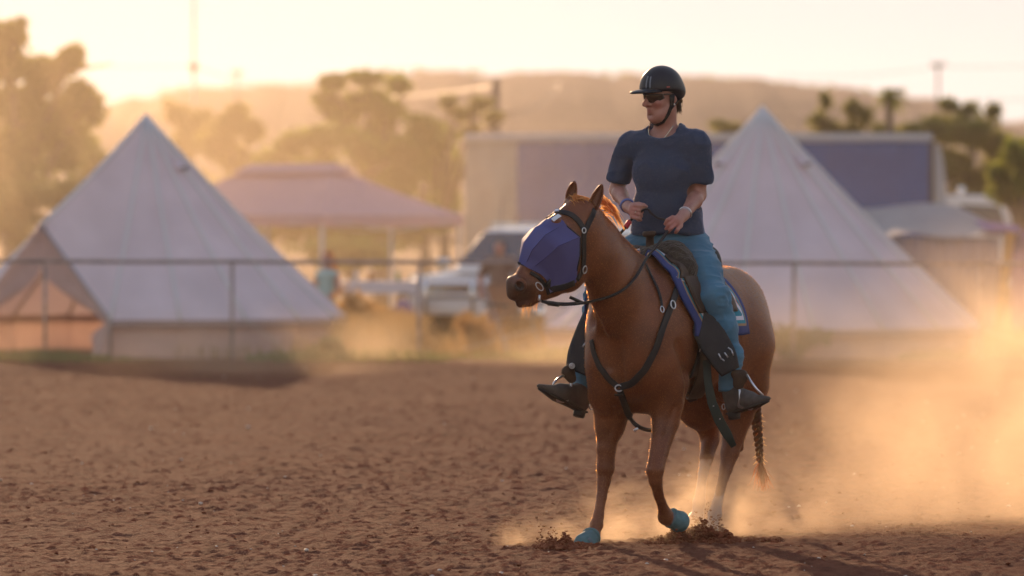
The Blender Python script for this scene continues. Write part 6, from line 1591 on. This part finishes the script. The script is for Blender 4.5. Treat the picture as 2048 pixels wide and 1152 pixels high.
# ================================================================== FLYING DIRT AROUND THE HOOVES
def flying_dirt(name, label, blobs, seed):
    rs = np.random.RandomState(seed); bm = bmesh.new(); bmesh.ops.create_icosphere(bm, subdivisions=1, radius=1); base = np.array([v.co[:] for v in bm.verts]); fc = np.array([[v.index for v in f.verts] for f in bm.faces]); bm.free()
    V = []; F = []; k = 0
    for (px, py, hw, hh, n, y, smax) in blobs:
        D = D1 + y
        for i in range(n):
            u = rs.rand() * 2 - 1; top = (1 - u * u) ** .6 * (.45 + .55 * rs.rand() ** .3 + .25 * math.sin(u * 9 + px)); v = rs.rand() ** 1.15 * max(.05, top)
            c = np.array([(px + u * hw - 1024) / FPX * D, D + rs.normal() * .10, max(.006, 1.6 - (py - 2 * hh * v - HZ) / FPX * D)])
            s = .003 + smax * rs.rand() ** 2.5 * (1.1 - .75 * v); V.append(base * (.7 + .6 * rs.rand(len(base), 1)) * s * np.array([1.2, 1, .8]) + c); F.append(fc + k * len(base)); k += 1
    o = np_mesh(name, np.concatenate(V), np.concatenate(F), M_CLOD, None, False); tag(o, label, kind='stuff')
flying_dirt('flying_dirt', 'loose dirt thrown up around the planted and lifted front hooves',
            [(1125, 1114, 46, 22, 2000, -.42, .016), (1165, 1114, 36, 8, 350, -.42, .015), (1395, 1094, 80, 24, 2600, .05, .017), (1330, 1092, 40, 10, 400, -.05, .014), (1415, 1072, 36, 30, 260, .5, .008), (1100, 1110, 38, 30, 260, -.42, .005), (1500, 1092, 60, 8, 260, .2, .013)], 77)

# ================================================================== PEOPLE IN THE CAMP
def camp_person(label, px, D, parts, hair, rz=0.):
    r = empty('person', (B(px, 461, D).x, D, 0), rz, label, 'person')
    def blob(name, chains, m_, h=.016, cuts=()):
        P = np.array([p[:3] for c in chains for p in c]); rr = max(p[3] for c in chains for p in c); S = SDF(P.min(0) - rr - .05, P.max(0) + rr + .05, h)
        for c in chains:
            if len(c) == 1: S.cone(c[0][:3], c[0][:3], c[0][3], c[0][3], .03)
            else: S.chain(c, .04)
        V, F = S.mesh(); return np_mesh(name, smooth_mesh(V, F, 1), F, m_, r)
    for name, chains, m_ in parts: blob(name, chains, m_)
    for name, chains, m_ in hair: blob(name, chains, m_)
    return r
M_SKN = mat('camp_skin', (.44, .22, .16), .5, noise=.1, nscale=20)
M_SH1 = mat('brown_shirt', (.24, .15, .11), .9, noise=.15, nscale=9, bump=.2, bscale=20)
M_TR1 = mat('pale_trousers', (.42, .38, .44), .9, noise=.15, nscale=9)
M_SH2 = mat('teal_top', (.34, .48, .46), .9, noise=.1, nscale=9)
M_SK2 = mat('dark_skirt', (.12, .07, .06), .9)
M_HR1 = mat('short_dark_hair', (.07, .045, .03), .6)
M_HR2 = mat('fair_hair', (.45, .27, .11), .5, transl=.55, tcol=(.95, .55, .2))
# man standing before the car, one arm reaching down to the chair
camp_person('man in a brown shirt and pale trousers standing in front of the white car', 1000, 78.5, [
    ('body', [[(0, 0, 1.40, .055), (0, -.01, 1.46, .055)], [(0, -.02, 1.57, .085), (0, -.035, 1.53, .075)], [(.0, -.07, 1.545, .018), (0, -.10, 1.53, .016)],
              [(-.20, 0, 1.34, .055), (-.30, -.02, 1.08, .045), (-.24, -.16, .86, .036), (-.22, -.20, .78, .04)], [(.20, 0, 1.34, .055), (.29, -.03, 1.08, .045), (.22, -.22, .92, .036), (.19, -.28, .88, .04)],
              [(0, 0, 1.36, .10), (0, 0, .95, .12)], [(-.09, 0, .92, .08), (-.11, -.02, .48, .06), (-.12, .02, .06, .045)], [(.09, 0, .92, .08), (.12, -.05, .48, .06), (.12, .0, .06, .045)]], M_SKN),
    ('shirt', [[(-.15, 0, 1.34, .095), (.15, 0, 1.34, .095)], [(0, 0, 1.32, .155), (0, 0, 1.10, .155), (0, 0, .92, .165)], [(-.19, 0, 1.35, .075), (-.27, -.01, 1.16, .072)], [(.19, 0, 1.35, .075), (.27, -.02, 1.16, .072)]], M_SH1),
    ('trousers', [[(0, 0, .92, .155), (0, 0, .84, .16)], [(-.09, 0, .86, .105), (-.11, -.02, .48, .085), (-.12, .02, .08, .07)], [(.09, 0, .86, .105), (.12, -.05, .48, .085), (.12, .0, .08, .07)]], M_TR1),
    ('shoe', [[(-.12, .03, .05, .05), (-.13, -.14, .04, .045)]], M_TRIM), ('shoe', [[(.12, .02, .05, .05), (.14, -.16, .04, .045)]], M_TRIM)],
    [('hair', [[(0, .015, 1.60, .092), (0, .02, 1.56, .088)]], M_HR1)], R(-20)).scale = (.93, .93, .87)
# woman with tied back hair sitting behind the table end
camp_person('woman with tied back fair hair in a teal top sitting by the trestle table', 655, 79.5, [
    ('body', [[(0, 0, 1.03, .045), (0, -.01, 1.10, .045)], [(0, -.02, 1.21, .078), (0, -.03, 1.17, .066)], [(.0, -.06, 1.19, .015), (0, -.09, 1.175, .014)],
              [(-.16, 0, .97, .045), (-.23, -.03, .75, .038), (-.12, -.20, .62, .032), (-.08, -.26, .60, .035)], [(.16, 0, .97, .045), (.23, -.03, .75, .038), (.13, -.20, .64, .032), (.09, -.27, .62, .035)],
              [(0, 0, .95, .09), (0, 0, .55, .11)], [(-.09, 0, .47, .08), (-.12, -.40, .46, .06), (-.12, -.42, .08, .045), (-.12, -.52, .04, .04)], [(.09, 0, .47, .08), (.12, -.40, .46, .06), (.12, -.42, .08, .045), (.12, -.52, .04, .04)]], M_SKN),
    ('top', [[(-.12, 0, .97, .075), (.12, 0, .97, .075)], [(0, 0, .95, .125), (0, -.01, .74, .125), (0, 0, .52, .145)]], M_SH2),
    ('skirt', [[(0, 0, .50, .15), (0, -.05, .46, .15)], [(-.09, 0, .47, .095), (-.12, -.40, .46, .085)], [(.09, 0, .47, .095), (.12, -.40, .46, .085)]], M_SK2)],
    [('hair', [[(0, .012, 1.235, .086), (0, .03, 1.18, .078)], [(0, .10, 1.21, .04), (.01, .14, 1.08, .035), (.02, .13, .98, .018)], [(.05, .05, 1.10, .03), (.07, .05, .98, .02)]], M_HR2)], R(-35))
st = empty('stool', (B(655, 461, 79.5).x, 79.5, 0), R(-35), 'small folding stool under the seated woman', 'stool')
m = MB(); m.box((0, 0, .385), (.36, .34, .03)); m.build('seat', M_BLUEGREY, st, bevel=.01)
for sx in (-1, 1):
    for sy in (-1, 1):
        m = MB(); m.tube([(sx * .17, sy * .15, -.03), (-sx * .13 * .2 + sx * .12, sy * .15, .37)], .012, 6); m.build('leg', M_POLE, st)
